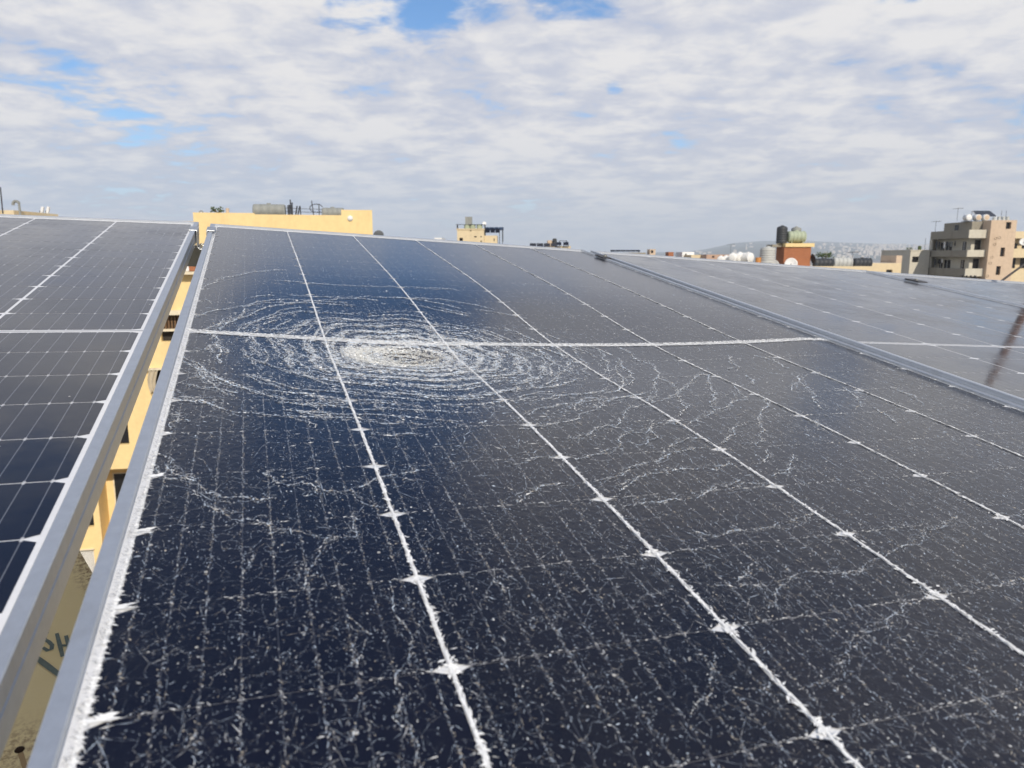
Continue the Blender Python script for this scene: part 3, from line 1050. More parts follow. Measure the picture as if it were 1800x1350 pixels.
for k, (v, lab) in enumerate(((1.06, 'grey steel channel crossing the gap just under the upper panel edge'),
                              (-1.02, 'grey steel channel under the lower panel edge, below the frame'))):
    mb = MB()
    z0, z1, w = -0.092, -0.042, 0.045
    mb.box(-1.78, 2.95, v - w / 2, v - w / 2 + .003, z0, z1)
    mb.box(-1.78, 2.95, v - w / 2 + .003, v + w / 2, z1 - .003, z1)
    mb.box(-1.78, 2.95, v - w / 2 + .003, v + w / 2, z0, z0 + .003)
    o = mb.obj('mounting_rail', GALV, None, PANEL)
    tag(o, lab, 'rail', 'steel rails carrying the panels')


def end_clamp(label, u, v, side, zt, mw=PANEL):
    """Z bracket gripping a frame lip; side = +1 drops to the right of the lip"""
    t = thing('panel_clamp', label, 'clamp', group='clamps holding the panel frames', mw=mw @ Matrix.Translation((u, v, 0)))
    s = side
    mb = MB()
    q = lambda a, b: (min(a, b), max(a, b))
    L = 0.036
    mb.box(*q(-0.017 * s, 0.0035 * s), -L, L, zt, zt + .003)
    mb.box(*q(0.0005 * s, 0.0035 * s), -L, L, -0.034, zt)
    mb.box(*q(0.0035 * s, 0.0215 * s), -L, L, -0.037, -0.034)
    mb.obj('bracket', ALU_CLAMP, t, bevel=0.0008)
    hb = MB().lathe([(0, .008), (.0036, .008), (.0048, .007), (.0048, .002), (.007, .002), (.007, 0)], c=(0.0125 * s, -0.012, -0.034), n=10)
    hb.obj('bolt', BOLT, t)
    return t


end_clamp('end clamp over the left panel frame, its bolt in the gap', -0.5972, 1.022, 1, 0.0075)
end_clamp('end clamp over the shattered panel frame, across the gap from the other', UL, 1.005, -1, 0.0112)


BLACKCL = worn('black_anodised_clamp', (0.035, 0.035, 0.038), 0.45, 0.2, 40.0, (0.12, 0.11, 0.1), 0.3)


def mid_clamp(label, u, v, z):
    t = thing('panel_clamp', label, 'clamp', group='clamps holding the panel frames', mw=PANEL @ Matrix.Translation((u, v, z)))
    MB().box(-.021, .021, -.03, .03, 0, .0035).box(-.0011, .0011, -.03, .03, -.03, 0).obj('bracket', BLACKCL, t, bevel=0.0008)
    MB().lathe([(0, .0080), (.004, .0080), (.005, .007), (.005, .0045), (.0075, .0045), (.0075, .0035)], n=10).obj('bolt', GALV, t)


mid_clamp('flat dark clamp bridging the shattered panel and the panel to its right', 0.5572, 0.975, -0.0012)
q = PANEL.inverted() @ (MW_FAR @ Vector((-0.567, 0.93, 0.0047)))
mid_clamp('flat dark clamp on the farthest panel joint near the right edge', q.x, q.y, q.z)

# beige painted steel beam seen down the gap
BEIGE = None


def beam_material():
    m, nt, b = principled('beige_painted_steel', (0.40, 0.36, 0.25), 0.5)
    g = N(nt, 'ShaderNodeTexCoord')
    n1 = N(nt, 'ShaderNodeTexNoise', i_Scale=9.0, i_Detail=5.0, i_Roughness=0.65)
    nt.links.new(g.outputs['Object'], n1.inputs[0])
    n2 = N(nt, 'ShaderNodeTexNoise', i_Scale=150.0, i_Detail=4.0, i_Roughness=0.75)
    nt.links.new(g.outputs['Object'], n2.inputs[0])
    sp = N(nt, 'ShaderNodeSeparateXYZ')
    nt.links.new(g.outputs['Object'], sp.inputs[0])
    # rust creeps in along the free edge and round the drilled hole
    edge = MR(nt, sp.outputs[0], -0.030, -0.004, 0.0, 1.0)
    hole = N(nt, 'ShaderNodeVectorMath', operation='DISTANCE')
    nt.links.new(g.outputs['Object'], hole.inputs[0])
    hole.inputs[1].default_value = (-0.128, -0.36, 0.0)
    ring = MR(nt, hole.outputs['Value'], 0.004, 0.06, 1.0, 0.0)
    rust = M(nt, 'MULTIPLY', M(nt, 'ADD', M(nt, 'MULTIPLY', edge, 0.8), M(nt, 'MULTIPLY', ring, 0.6)), MR(nt, n2.outputs[0], 0.42, 0.62))
    run = M(nt, 'MULTIPLY', M(nt, 'LESS_THAN', M(nt, 'ABSOLUTE', M(nt, 'ADD', sp.outputs[0], 0.128)), 0.0022), M(nt, 'LESS_THAN', sp.outputs[1], -0.36))
    rust = M(nt, 'MAXIMUM', rust, M(nt, 'MULTIPLY', run, 0.7))
    base = MIX(nt, MR(nt, n1.outputs[0], 0.3, 0.7), (0.78, 0.70, 0.46), (0.82, 0.75, 0.53))
    base = MIX(nt, M(nt, 'MINIMUM', rust, 1.0), base, (0.17, 0.075, 0.03))
    nt.links.new(base, b.inputs['Base Color'])
    return m


BEIGE = beam_material()
INK = worn('blue_grey_stencil_paint', (0.14, 0.20, 0.235), 0.6, 0.25, 60.0, (0.4, 0.4, 0.33), 0.4)
ang = math.atan2(0.386, 0.92)
MW_BEAM = PANEL @ Matrix.Translation((-0.7015, -0.0346, -0.30)) @ Matrix.Rotation(math.atan2(-0.92, 0.386) + math.pi / 2, 4, 'Z')
# local x: across the flange (0 is the free edge, minus into the beam); local y: along, minus toward the photographer
beam = thing('steel_beam', 'beige painted steel beam under the gap with stencilled letters and rust spots', 'beam', mw=MW_BEAM)
MB().box(-0.26, 0, -1.6, 0.9, -0.012, 0).obj('top_flange', BEIGE, beam, bevel=0.0015)
MB().box(-0.135, -0.125, -1.6, 0.9, -0.25, -0.012).obj('web', BEIGE, beam)
MB().box(-0.26, 0, -1.6, 0.9, -0.262, -0.25).obj('bottom_flange', BEIGE, beam)
HOLE_M = principled('rusted_hole', (0.02, 0.008, 0.005), 0.9)[0]
MB().lathe([(0, .0012), (.0034, .0012), (.0042, 0)], c=(-0.128, -0.36, 0), n=14).obj('drilled_hole', HOLE_M, beam)
INV_BEAM = MW_BEAM.inverted()


def on_beam(px, py, lift=0.0008):
    o = INV_BEAM @ Vector((0, 0, ZC))
    d = INV_BEAM.to_3x3() @ ray(px, py)
    t = (lift - o.z) / d.z
    return o + d * t


def stroke(pts, wid, name):
    """a brush stroke lying on the flange"""
    q = [on_beam(*p) for p in pts]
    mb = MB()
    for k, p in enumerate(q):
        d = (q[min(k + 1, len(q) - 1)] - q[max(k - 1, 0)]).normalized()
        nn = Vector((-d.y, d.x, 0)) * wid * (.5 if 0 < k < len(q) - 1 else .42)
        mb.v += [tuple(p - nn), tuple(p + nn)]
    for k in range(len(q) - 1):
        mb.f.append((2 * k, 2 * k + 2, 2 * k + 3, 2 * k + 1))
        mb.sm.append(False)
    return mb.obj(name, INK, beam)


stroke([(85, 1111), (79, 1113.5), (76.5, 1119), (79, 1124.5), (86, 1128), (91.5, 1134), (90.5, 1141), (84, 1143.5), (75, 1138)], .0044, 'painted_letter')
hh = stroke([(99.8, 1113), (105, 1133), (110, 1154)], .0044, 'painted_letter')
o = stroke([(116, 1117), (121, 1137), (126, 1158)], .0044, 'letter_stroke')
o.parent = hh
o = stroke([(105, 1134.5), (121, 1134)], .0044, 'letter_stroke')
o.parent = hh
o = stroke([(61, 1153.5), (80, 1168), (108, 1189)], .0065, 'painted_stroke')
o.location.z = .0002

# the roof the rack stands on, ending just past the panels
CONC = worn('roof_concrete', (0.68, 0.65, 0.58), 0.9, 0.15, 1.2, (0.3, 0.28, 0.25), 0.4, bump=0.2)
ro = MB().box(-3.0, 9.0, -9.0, 2.45, 20.2, 20.45).box(-3.0, 9.0, 2.30, 2.45, 20.45, 20.62).obj('roof_deck', CONC)  # unseen; lengthened and made pale to bounce sunlight up toward the beam
ro['kind'] = 'structure'
tag(MB().box(-2.9, 8.9, -8.9, 2.35, 0.0, 20.198).obj('apartment_block', worn('own_block_plaster', (0.45, 0.38, 0.26), 0.9)),
    'plastered apartment block under the roof with the solar rack', 'building')
for (u, v) in ((-1.6, -1.02), (1.2, -1.02), (2.8, -1.02), (-0.2, -1.02)):
    p = PANEL @ Vector((u, v, -0.092))
    o = MB().box(-.03, .03, -.03, .03, 20.45 - p.z, -0.004).box(-.07, .07, -.07, .07, 20.451 - p.z, 20.459 - p.z).obj('support_post', GALV)
    o.location = p
    tag(o, 'short grey steel post holding the lower rail above the roof', 'post', 'posts under the panel rack')

# rusty mast just past the upper right corner: the photo shows its reflection in the panels
RUST = worn('rusty_steel', (0.20, 0.12, 0.095), 0.75, 0.35, 30.0, (0.05, 0.03, 0.025), 0.5)
mp = (1.965, 2.80)
mb = MB().tube((mp[0], mp[1], 20.6), (mp[0] + .01, mp[1], ZC + .27), 0.015, 0.014, n=14)
tag(mb.obj('mast', RUST), 'rusty upright pipe mast behind the far right panel, mirrored in its glass', 'mast')
pa, pb = at(1764, 491.5, 3.3), at(1806, 461, 3.5)
dd = (pb - pa)
tag(MB().path([pa - dd * .5, pa + Vector((0, 0, .001)), pa + dd * .5 + Vector((0, 0, .0015)), pb, pb + dd * 2 + Vector((0, 0, .03))], 0.0048, 8).obj('cable', principled('brown_cable', (0.05, 0.042, 0.035), 0.6)[0]),
    'dark cable rising slantwise at the right edge in front of the cream building', 'cable')

# ------------------------------------------------------------------ town materials
YEL = worn('yellow_plaster', (0.78, 0.60, 0.30), 0.9, 0.10, 0.6, (0.48, 0.33, 0.15), 0.38, streak=True)
CREAM = worn('cream_plaster', (0.66, 0.55, 0.36), 0.9, 0.12, 0.5, (0.35, 0.27, 0.17), 0.30, streak=True)
PALE = worn('pale_plaster', (0.56, 0.53, 0.44), 0.9, 0.15, 0.5, (0.25, 0.21, 0.16), 0.40, streak=True)
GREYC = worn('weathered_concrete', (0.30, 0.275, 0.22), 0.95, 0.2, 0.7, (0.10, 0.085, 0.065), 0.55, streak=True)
ORNG = worn('ochre_plaster', (0.58, 0.455, 0.335), 0.9, 0.15, 0.5, (0.30, 0.19, 0.11), 0.35, streak=True)
BRICK = worn('red_brown_render', (0.36, 0.145, 0.07), 0.9, 0.2, 1.2, (0.14, 0.06, 0.04), 0.4)
LEDGE = worn('cream_stone_ledge', (0.70, 0.62, 0.46), 0.85, 0.1, 3.0)
DARKWIN = principled('dark_window_glass', (0.014, 0.014, 0.016), 0.25, 0, 0.4)[0]
INTER = principled('unlit_room', (0.03, 0.026, 0.022), 0.95)[0]
WOODFR = worn('brown_shutter', (0.16, 0.095, 0.05), 0.7)
WHITEP = worn('white_paint', (0.76, 0.76, 0.74), 0.6, 0.08, 3.0)
TANK_G = worn('grey_plastic_tank', (0.27, 0.28, 0.26), 0.6, 0.12, 2.0)
TANK_D = worn('dark_plastic_tank', (0.045, 0.05, 0.056), 0.5, 0.15, 2.0)
TANK_L = worn('galvanised_tank', (0.46, 0.47, 0.45), 0.5, 0.12, 2.0)
TANK_GR = worn('pale_green_tank', (0.38, 0.43, 0.31), 0.6, 0.12, 2.0)
PV = principled('far_solar_glass', (0.008, 0.010, 0.018), 0.25, 0, 0.5)[0]
GREEN = worn('leaf_green', (0.07, 0.10, 0.035), 0.8, 0.4, 8.0)
IRON = principled('dark_iron', (0.035, 0.04, 0.05), 0.6)[0]


def horizontal_tank(label, c, r, L, mat, group=None, rz=0.0, lid=True, legs=True):
    t = thing('water_tank', label, 'water tank', c, rz, group)
    prof = [(0.001, -L / 2), (r * .55, -L / 2 + .02 * r), (r * .86, -L / 2 + .10 * r), (r * .97, -L / 2 + .26 * r)]
    k = 5
    for i in range(k):
        a = -L / 2 + .3 * r + (L - .6 * r) * i / (k - 1)
        prof += [(r * .97, a - .04 * r), (r, a - .02 * r), (r, a + .02 * r), (r * .97, a + .04 * r)]
    prof += [(-p[1] * 0 + p[0], -p[1]) for p in reversed(prof[:4])]
    MB().lathe(prof, 'x', (0, 0, r * 1.12), 20).obj('tank_body', mat, t)
    if lid:
        MB().lathe([(r * .34, r * .90), (r * .34, r * 1.05), (r * .28, r * 1.12), (0.001, r * 1.14)], 'z', (-.02, 0, r * 1.12), 14).obj('lid', mat, t)
    if legs:
        for s in (-1, 1):
            MB().box(s * L * .3 - .05 * r, s * L * .3 + .05 * r, -r * .75, r * .75, 0, r * .42).obj('cradle', mat, t)
    return t


def upright_tank(label, c, r, H, mat, group=None):
    t = thing('water_tank', label, 'water tank', c, 0, group)
    prof = [(r * .96, 0)]
    for i in range(6):
        a = H * .08 + H * .8 * i / 6
        prof += [(r, a), (r * 1.0, a + H * .09), (r * .965, a + H * .105), (r * .965, a + H * .12)]
    prof += [(r, H * .90), (r * .6, H * .97), (r * .30, H * .985)]
    MB().lathe(prof, 'z', (0, 0, 0), 22).obj('tank_body', mat, t)
    MB().lathe([(r * .32, H * .97), (r * .32, H * 1.02), (0.001, H * 1.035)], 'z', (0, 0, 0), 14).obj('lid', mat, t)
    return t


def dish(label, c, r, facing, mat, group='satellite dishes on the roofs'):
    """facing: direction the bowl looks"""
    t = thing('satellite_dish', label, 'satellite dish', c, 0, group)
    f = Vector(facing).normalized()
    mw = f.to_track_quat('Z', 'Y').to_matrix().to_4x4()
    prof = [(r * k / 6, .22 * r * (k / 6) ** 2 - .22 * r) for k in range(0, 7)]
    prof[0] = (0.001, prof[0][1])
    pr2 = prof + [(p[0], p[1] - .02 * r) for p in reversed(prof)]
    o = MB().lathe(pr2, 'z', (0, 0, 0), 22).obj('bowl', mat, t)
    o.matrix_basis = mw
    a = MB().tube((0, -r * .95, 0), (0, -r * .2, r * .75), r * .02).tube((0, -r * .2, r * .70), (0, -r * .2, r * .88), r * .07).obj('feed_arm', IRON, t)
    a.matrix_basis = mw
    MB().tube((0, 0, -r * 1.5), (0, 0, -r * .1), r * .05).obj('pole', IRON, t)
    return t


def pv_row(label, p, n, w, h, tilt, gap, group, rz=0.0, legs=0.0, cat='solar panels'):
    t = thing('solar_array', label, cat, p, rz, group)
    for i in range(n):
        x = (i - (n - 1) / 2) * (w + gap)
        c, s = math.cos(tilt) * h, math.sin(tilt) * h
        mb = MB()
        vs = [(x - w / 2, 0, 0), (x + w / 2, 0, 0), (x + w / 2, c, s), (x - w / 2, c, s)]
        k = .04
        mb.add(vs + [(a, b, z - k) for a, b, z in vs], [(0, 1, 2, 3), (7, 6, 5, 4), (0, 4, 5, 1), (1, 5, 6, 2), (2, 6, 7, 3), (3, 7, 4, 0)])
        mb.obj('collector_sheet', PV, t)
    if legs:
        mb = MB()
        X = (n * (w + gap)) / 2
        for x in (-X * .9, X * .9):
            mb.tube((x, .05, 0), (x, .05, -legs), .035).tube((x, c - .05, s), (x, c - .05, -legs), .035)
        mb.obj('stand', IRON, t)
    return t


def antenna(label, p, H, group='aerials on the roofs', yagi=True):
    mb = MB().tube((0, 0, 0), (0, 0, H), .025)
    if yagi:
        mb.tube((-.7, 0, H * .92), (.7, 0, H * .96), .02)
        for k in range(6):
            x = -.6 + k * .24
            mb.tube((x, -.35, H * .925 + .02 * k), (x, .35, H * .925 + .02 * k), .012)
    o = mb.obj('aerial', IRON)
    o.location = p
    return tag(o, label, 'aerial', group)


def wall_with_holes(x0, x1, z0, z1, holes, depth=0.25):
    """front sheet at y=0 with openings (hx0,hx1,hz0,hz1[,depth]) and their reveals"""
    xs = sorted({x0, x1, *[h[0] for h in holes], *[h[1] for h in holes]})
    zs = sorted({z0, z1, *[h[2] for h in holes], *[h[3] for h in holes]})
    mb = MB()
    for a, b in zip(xs[:-1], xs[1:]):
        for c, d in zip(zs[:-1], zs[1:]):
            mx, mz = (a + b) / 2, (c + d) / 2
            if any(h[0] < mx < h[1] and h[2] < mz < h[3] for h in holes):
                continue
            mb.quad((a, 0, c), (b, 0, c), (b, 0, d), (a, 0, d))
    for h in holes:
        a, b, c, d = h[:4]
        e = h[4] if len(h) > 4 else depth
        mb.quad((a, 0, c), (a, e, c), (a, e, d), (a, 0, d))
        mb.quad((b, 0, c), (b, 0, d), (b, e, d), (b, e, c))
        mb.quad((a, 0, d), (a, e, d), (b, e, d), (b, 0, d))
        mb.quad((a, 0, c), (b, 0, c), (b, e, c), (a, e, c))
    return mb


# ------------------------------------------------------------------ the yellow building behind the gap
RY = at(655, 400, 38)
AY = math.radians(11.5)
MW_Y = Matrix.Translation((RY.x, RY.y, 0)) @ Matrix.Rotation(AY, 4, 'Z')
INV_Y = MW_Y.inverted()


def on_y(px, py, off=0.0):
    """photo direction met with the facade (local x, z)"""
    o = INV_Y @ Vector((0, 0, ZC))
    d = INV_Y.to_3x3() @ ray(px, py)
    t = (off - o.y) / d.y
    p = o + d * t
    return p.x, p.z


yb = thing('yellow_building', 'yellow plastered apartment building beyond the gap with a stepped parapet', 'building', mw=MW_Y)


def rect_y(px0, py0, px1, py1, off=0.0):
    a, b = on_y(px0, (py0 + py1) / 2, off)[0], on_y(px1, (py0 + py1) / 2, off)[0]
    z1, z0 = on_y((px0 + px1) / 2, py0, off)[1], on_y((px0 + px1) / 2, py1, off)[1]
    return min(a, b), max(a, b), min(z0, z1), max(z0, z1)


zr = on_y(340, 389)[1]
xl = on_y(339.5, 380)[0]
op = {'shutter': rect_y(282, 553, 322, 600), 'laundry': rect_y(266, 650, 296, 692), 'win_a': rect_y(190, 745, 226, 782),
      'loggia': rect_y(174, 824, 262, 962), 'win_b': rect_y(140, 905, 165, 927), 'sheet': rect_y(100, 968, 167, 1012), 'balcony': rect_y(318, 452, 352, 477)}
holes = [(*op[k], {'loggia': 1.3, 'balcony': 0.8}.get(k, 0.3)) for k in op]
wall_with_holes(-24, 0, 0, zr, holes).obj('wall', YEL, yb)
MB().box(-24, 0, 0.9, 11, 0, zr - .01).obj('core', YEL, yb) if False else None
MB().quad((0, 0, 0), (0, 11, 0), (0, 11, zr), (0, 0, zr)).quad((-24, 0, 0), (-24, 0, zr), (-24, 11, zr), (-24, 11, 0)).obj('side_wall', YEL, yb)
MB().quad((-24, 0, zr), (0, 0, zr), (0, 11, zr), (-24, 11, zr)).obj('roof', CONC, yb)
# the parapet that shows above the panels, stepped up at its right end
zt1, zt2, zt3 = on_y(400, 374)[1], on_y(520, 377.5)[1], on_y(628, 369)[1]
x1, x2 = on_y(447, 375)[0], on_y(600, 380)[0]
MB().box(xl, x1, 0, .25, zr - .001, zt1).box(x1 + .002, x2, 0.003, .25, zr - .001, zt2).box(x2 + .002, -.001, .001, 1.2, zr - .001, zt3).obj('parapet', YEL, yb)
MB().box(xl, xl + .25, .25, 9, zr, zt1 - .02).box(xl, 0, 8.8, 9.05, zr, zt2 - .1).obj('parapet', YEL, yb)
p = on_y(615.5, 384)
MB().lathe([(.001, .10), (.07, .09), (.13, .04), (.14, 0)], 'y', (0, 0, 0), 14).obj('wall_lamp', WHITEP, yb).location = (p[0], -0.001, p[1])
for o in [c for c in yb.children if c.name.startswith('wall_lamp')]:
    o.rotation_euler = (math.pi, 0, 0)
for k, (a, b, c, d) in op.items():
    e = {'loggia': 1.298, 'balcony': 0.798}.get(k, 0.298)
    back = MB().quad((a, e, c), (b, e, c), (b, e, d), (a, e, d))
    if k == 'loggia':
        back.obj('loggia_wall', YEL, yb)
        w = rect_y(203, 832, 232, 892, 1.25)
        f = MB().box(w[0] - .07, w[1], 1.22, 1.29, w[2], w[3] + .05).obj('window', LEDGE, yb)
        MB().box(w[0], w[1] + .3, 1.20, 1.219, w[2] + .02, w[3]).obj('pane', DARKWIN, f)
    else:
        o = back.obj('window', INTER if k != 'sheet' else DARKWIN, yb)
        if k in ('win_a', 'win_b'):
            MB().box(a + .05, b - .05, .20, .24, c + .05, d - .05).obj('pane', DARKWIN, o)
            MB().box((a + b) / 2 - .03, (a + b) / 2 + .03, .17, .199, c + .02, d - .02).obj('frame', WOODFR, o)
a, b, c, d = op['shutter']
w0 = MB().box(a - .1, b + .1, -.35, .02, d, d + .22).obj('awning', LEDGE, yb)
MB().box(a - .1, b + .1, -.10, .25, c + .42 * (d - c) - .05, c + .42 * (d - c) + .06).obj('ledge', LEDGE, yb)
for k in range(7):
    x = a + (k + .5) * (b - a) / 7
    MB().tube((x, .10, c + .44 * (d - c)), (x, .10, d), .055, n=8).obj('shutter_slat', WOODFR, yb)
a, b, c, d = op['laundry']
MB().box(a - .2, b + .1, -.25, .0, d + .02, d + .10).obj('ledge', LEDGE, yb)
a, b, c, d = op['balcony']
MB().box(a - .2, b + .2, -.5, .02, c - .14, c).obj('ledge', LEDGE, yb)
a, b, c, d = op['sheet']
MB().box(a - .1, b + .05, -.06, .04, d, d + .06).obj('ledge', LEDGE, yb)
mb = MB()
for k in range(26):
    x = a + k * (b - a) / 26
    mb.tube((x, .12, c), (x, .12, d - .01), (b - a) / 60, n=6, cap=False)
mb.obj('corrugated_sheet', WHITEP, yb)
# washing on the ledge
a, b, c, d = op['laundry']
cl = MB()
gx, gz = 14, 24
wx0, wz1 = on_y(262, 647)[0], on_y(262, 646)[1]
wz0 = on_y(266, 691)[1]
vs = []
for j in range(gz + 1):
    for i in range(gx + 1):
        f, g = i / gx, j / gz
        wd = 0.42 * (1 - .25 * g)
        vs.append((wx0 + f * wd + .05 * math.sin(5 * g + 2), -.20 - .07 * math.sin(f * 14 + 2 * g) - .03 * math.sin(23 * f + 5 * g), wz1 + (wz0 - wz1) * g * (1 - .12 * math.sin(f * 6))))
cl.add(vs, [(j * (gx + 1) + i, j * (gx + 1) + i + 1, (j + 1) * (gx + 1) + i + 1, (j + 1) * (gx + 1) + i) for j in range(gz) for i in range(gx)], True)
o = cl.obj('laundry_cloth', worn('beige_cloth', (0.55, 0.48, 0.36), 0.95, 0.3, 9.0, (0.2, 0.17, 0.12), 0.5), None, MW_Y)
tag(o, 'crumpled beige cloth hanging from a ledge of the yellow building', 'laundry')
a, b, c, d = op['balcony']
for k, (f, w, h, m_, lab, ct) in enumerate(((.25, .5, .35, WHITEP, 'white bundle heaped on the upper balcony ledge seen through the gap', 'bundle'),
                                            (.62, .35, .5, BRICK, 'reddish box standing on the upper balcony ledge seen through the gap', 'box'))):
    o = MB().box(a + f * (b - a) - w / 2, a + f * (b - a) + w / 2, -.35, .1, c + .002, c + h).obj('balcony_bundle' if k == 0 else 'storage_box', m_, None, MW_Y, bevel=.06)
    tag(o, lab, ct)

# on its roof
def roof_y(px, py, off):
    x, z = on_y(px, py, off)
    return MW_Y @ Vector((x, off, z))


c = roof_y(474, 378, 1.6)
horizontal_tank('large grey ribbed water tank lying behind the yellow parapet, left of the rebar', (c.x, c.y, c.z - .15), 0.33, 1.62, TANK_G, 'water tanks on the yellow building', AY)
c = roof_y(586, 383, 1.4)
horizontal_tank('smaller grey water tank beside the raised right end of the yellow parapet', (c.x, c.y, c.z - .1), 0.29, 1.15, TANK_G, 'water tanks on the yellow building', AY)
for kb_, (px, top, thick, tilt) in enumerate(((503, 361, .02, .02), (507, 361, .03, 0), (509.5, 360, .045, 0), (512.5, 351, .035, .02), (514, 356, .04, -.02), (519, 362, .04, -.12), (522.5, 362, .035, -.16),
                               (529, 362.5, .03, .01), (552, 353, .028, .08), (561.5, 358, .025, 0))):
    p, q = roof_y(px, 384, .6), roof_y(px, top, .6)
    o = MB().tube((0, 0, 0), (-tilt, 0, q.z - p.z), thick, n=6).obj('rebar_stub', IRON)
    o.location = p
    tag(o, ('leftmost', 'second', 'third', 'tallest, fourth', 'fifth', 'sixth', 'seventh', 'eighth', 'tilted ninth', 'rightmost')[kb_] + ' of ten dark steel bars between the tanks on the yellow roof', 'rebar', 'steel bars on the yellow roof')
mb = MB()
p = roof_y(556, 366, .62)
mb.path([p + Vector((.33 * math.cos(t), 0, .20 * math.sin(t))) for t in np.linspace(.3, 5.4, 16)], .02, 5)
tag(mb.obj('cable_loop', IRON), 'loop of dark cable among the steel bars on the yellow roof', 'cable')
p, q = roof_y(502, 366, .61), roof_y(566, 368, .61)
mb = MB().tube(p, q, .012).tube(p - Vector((0, 0, .16)), q - Vector((0, 0, .16)), .012)
tag(mb.obj('tie_wire', IRON), 'thin rods tying the steel bars on the yellow roof together', 'wire')
p = roof_y(400, 372, .15)
tag(MB().tube((0, 0, -.05), (0, 0, .16), .08, n=10).obj('post_stub', ORNG), 'short tan post stub on the left part of the yellow parapet', 'post').location = p
p = roof_y(353.5, 374, .15)
mb = MB().path([Vector((.09 * math.cos(t), 0, .09 * math.sin(t))) for t in np.linspace(0, math.pi, 8)], .03, 7)
tag(mb.obj('vent_pipe', TANK_G), 'small bent vent pipe at the left corner of the yellow parapet', 'pipe').location = p


def bush(label, p, r, h, n, group=None, name='roof_plant'):
    t = thing(name, label, 'plant', p, 0, group)
    rr = random.Random(int(p[0] * 100) + n)
    mb = MB()
    for k in range(n):
        a, q = rr.uniform(0, 6.283), rr.random()
        c = Vector((r * math.sqrt(rr.random()) * math.cos(a), r * math.sqrt(rr.random()) * math.sin(a), h * (.3 + .75 * q)))
        d = Vector((rr.gauss(0, 1), rr.gauss(0, 1), rr.gauss(.5, .8))).normalized()
        s = rr.uniform(.5, 1) * r * .45
        e = d.orthogonal().normalized() * s * .35
        mb.add([c, c + d * s * .5 + e, c + d * s, c + d * s * .5 - e], [(0, 1, 2, 3)])
    mb.obj('foliage', GREEN, t)
    mb = MB()
    for k in range(5):
        mb.tube((0, 0, 0), (rr.uniform(-r, r) * .6, rr.uniform(-r, r) * .6, h * .8), .02, .01, n=5)
    mb.obj('stem', WOODFR, t)


bush('straggly small plant on the left part of the yellow parapet', roof_y(382, 376, .3), .33, .26, 60)

# the wall and things far left
D = 33
zt = ZA(369.5, D, 20)
tag(MB().box(XA(-160, D), XA(33, D), D, D + 3.2, 0, zt).obj('stair_house', CREAM), 'cream stair house wall at the far left edge above the left panel', 'building')
p = at(35, 372, D)
mb = MB().path([Vector((0, 0, -.6)), Vector((0, 0, .34))], .045, 8)
mb.path([Vector((-.13 + .13 * math.cos(t), 0, .34 + .10 * math.sin(t))) for t in np.linspace(0, math.pi, 7)] + [Vector((-.26, 0, .27))], .06, 8)
tag(mb.obj('gooseneck_pipe', TANK_G), 'hooked grey vent pipe standing on the cream wall at the far left', 'pipe').location = p
p = at(3.5, 370, D)
for px, top, r, lab in ((4.5, 329, .026, 'tall dark pole on the cream wall at the far left edge'), (-1.5, 331, .02, 'thinner dark pole cut by the left edge of the photo')):
    p, q = at(px, 371, D - .02), at(px, top, D - .02)
    o = MB().tube((0, 0, -.1), (0.02, 0, q.z - p.z), r, n=8).obj('pole', IRON)
    o.location = p
    tag(o, lab, 'pole')
c = at(39, 377, D + 1)
tag(MB().lathe([(.16, 0), (.18, .12), (.12, .18), (.001, .20)], n=12).obj('roof_vent', ORNG), 'low round brown vent beside the hooked pipe at the far left', 'vent').location = (c.x, c.y, c.z - .1)
for k, px in enumerate((73, 83)):
    c = at(px, 377, 60)
    t = thing('floodlight', ('left' if k == 0 else 'right') + ' one of two small pale upright lamps above the left panel edge', 'lamp', c, 0, 'lamps on the far left roof')
    MB().box(-.10, .10, -.06, .06, .1, .62).obj('lamp_head', WHITEP, t).rotation_euler = (0, .28, 0)
    MB().tube((-.1, 0, -.5), (-.1, 0, .3), .03).obj('bracket', IRON, t)
c = at(78, 384, 60)
tag(MB().box(-2.6, 2.6, 0, 6, -c.z, -.12).obj('flat_roof_house', CREAM), 'low cream house under the two small lamps', 'building').location = c
D = 52
c = at(665.5, 414, D)
dish('dark grey satellite dish seen from behind, right of the yellow parapet', (c.x, c.y, c.z + .02), 0.36, (-.3, .9, .35), principled('dish_back', (0.10, 0.11, 0.12), .6)[0])
tag(MB().box(c.x - 2, c.x + 4, D - 1, D + 8, 0, c.z - .5).obj('flat_roof_house', PALE), 'low pale house carrying the dark satellite dish', 'building')


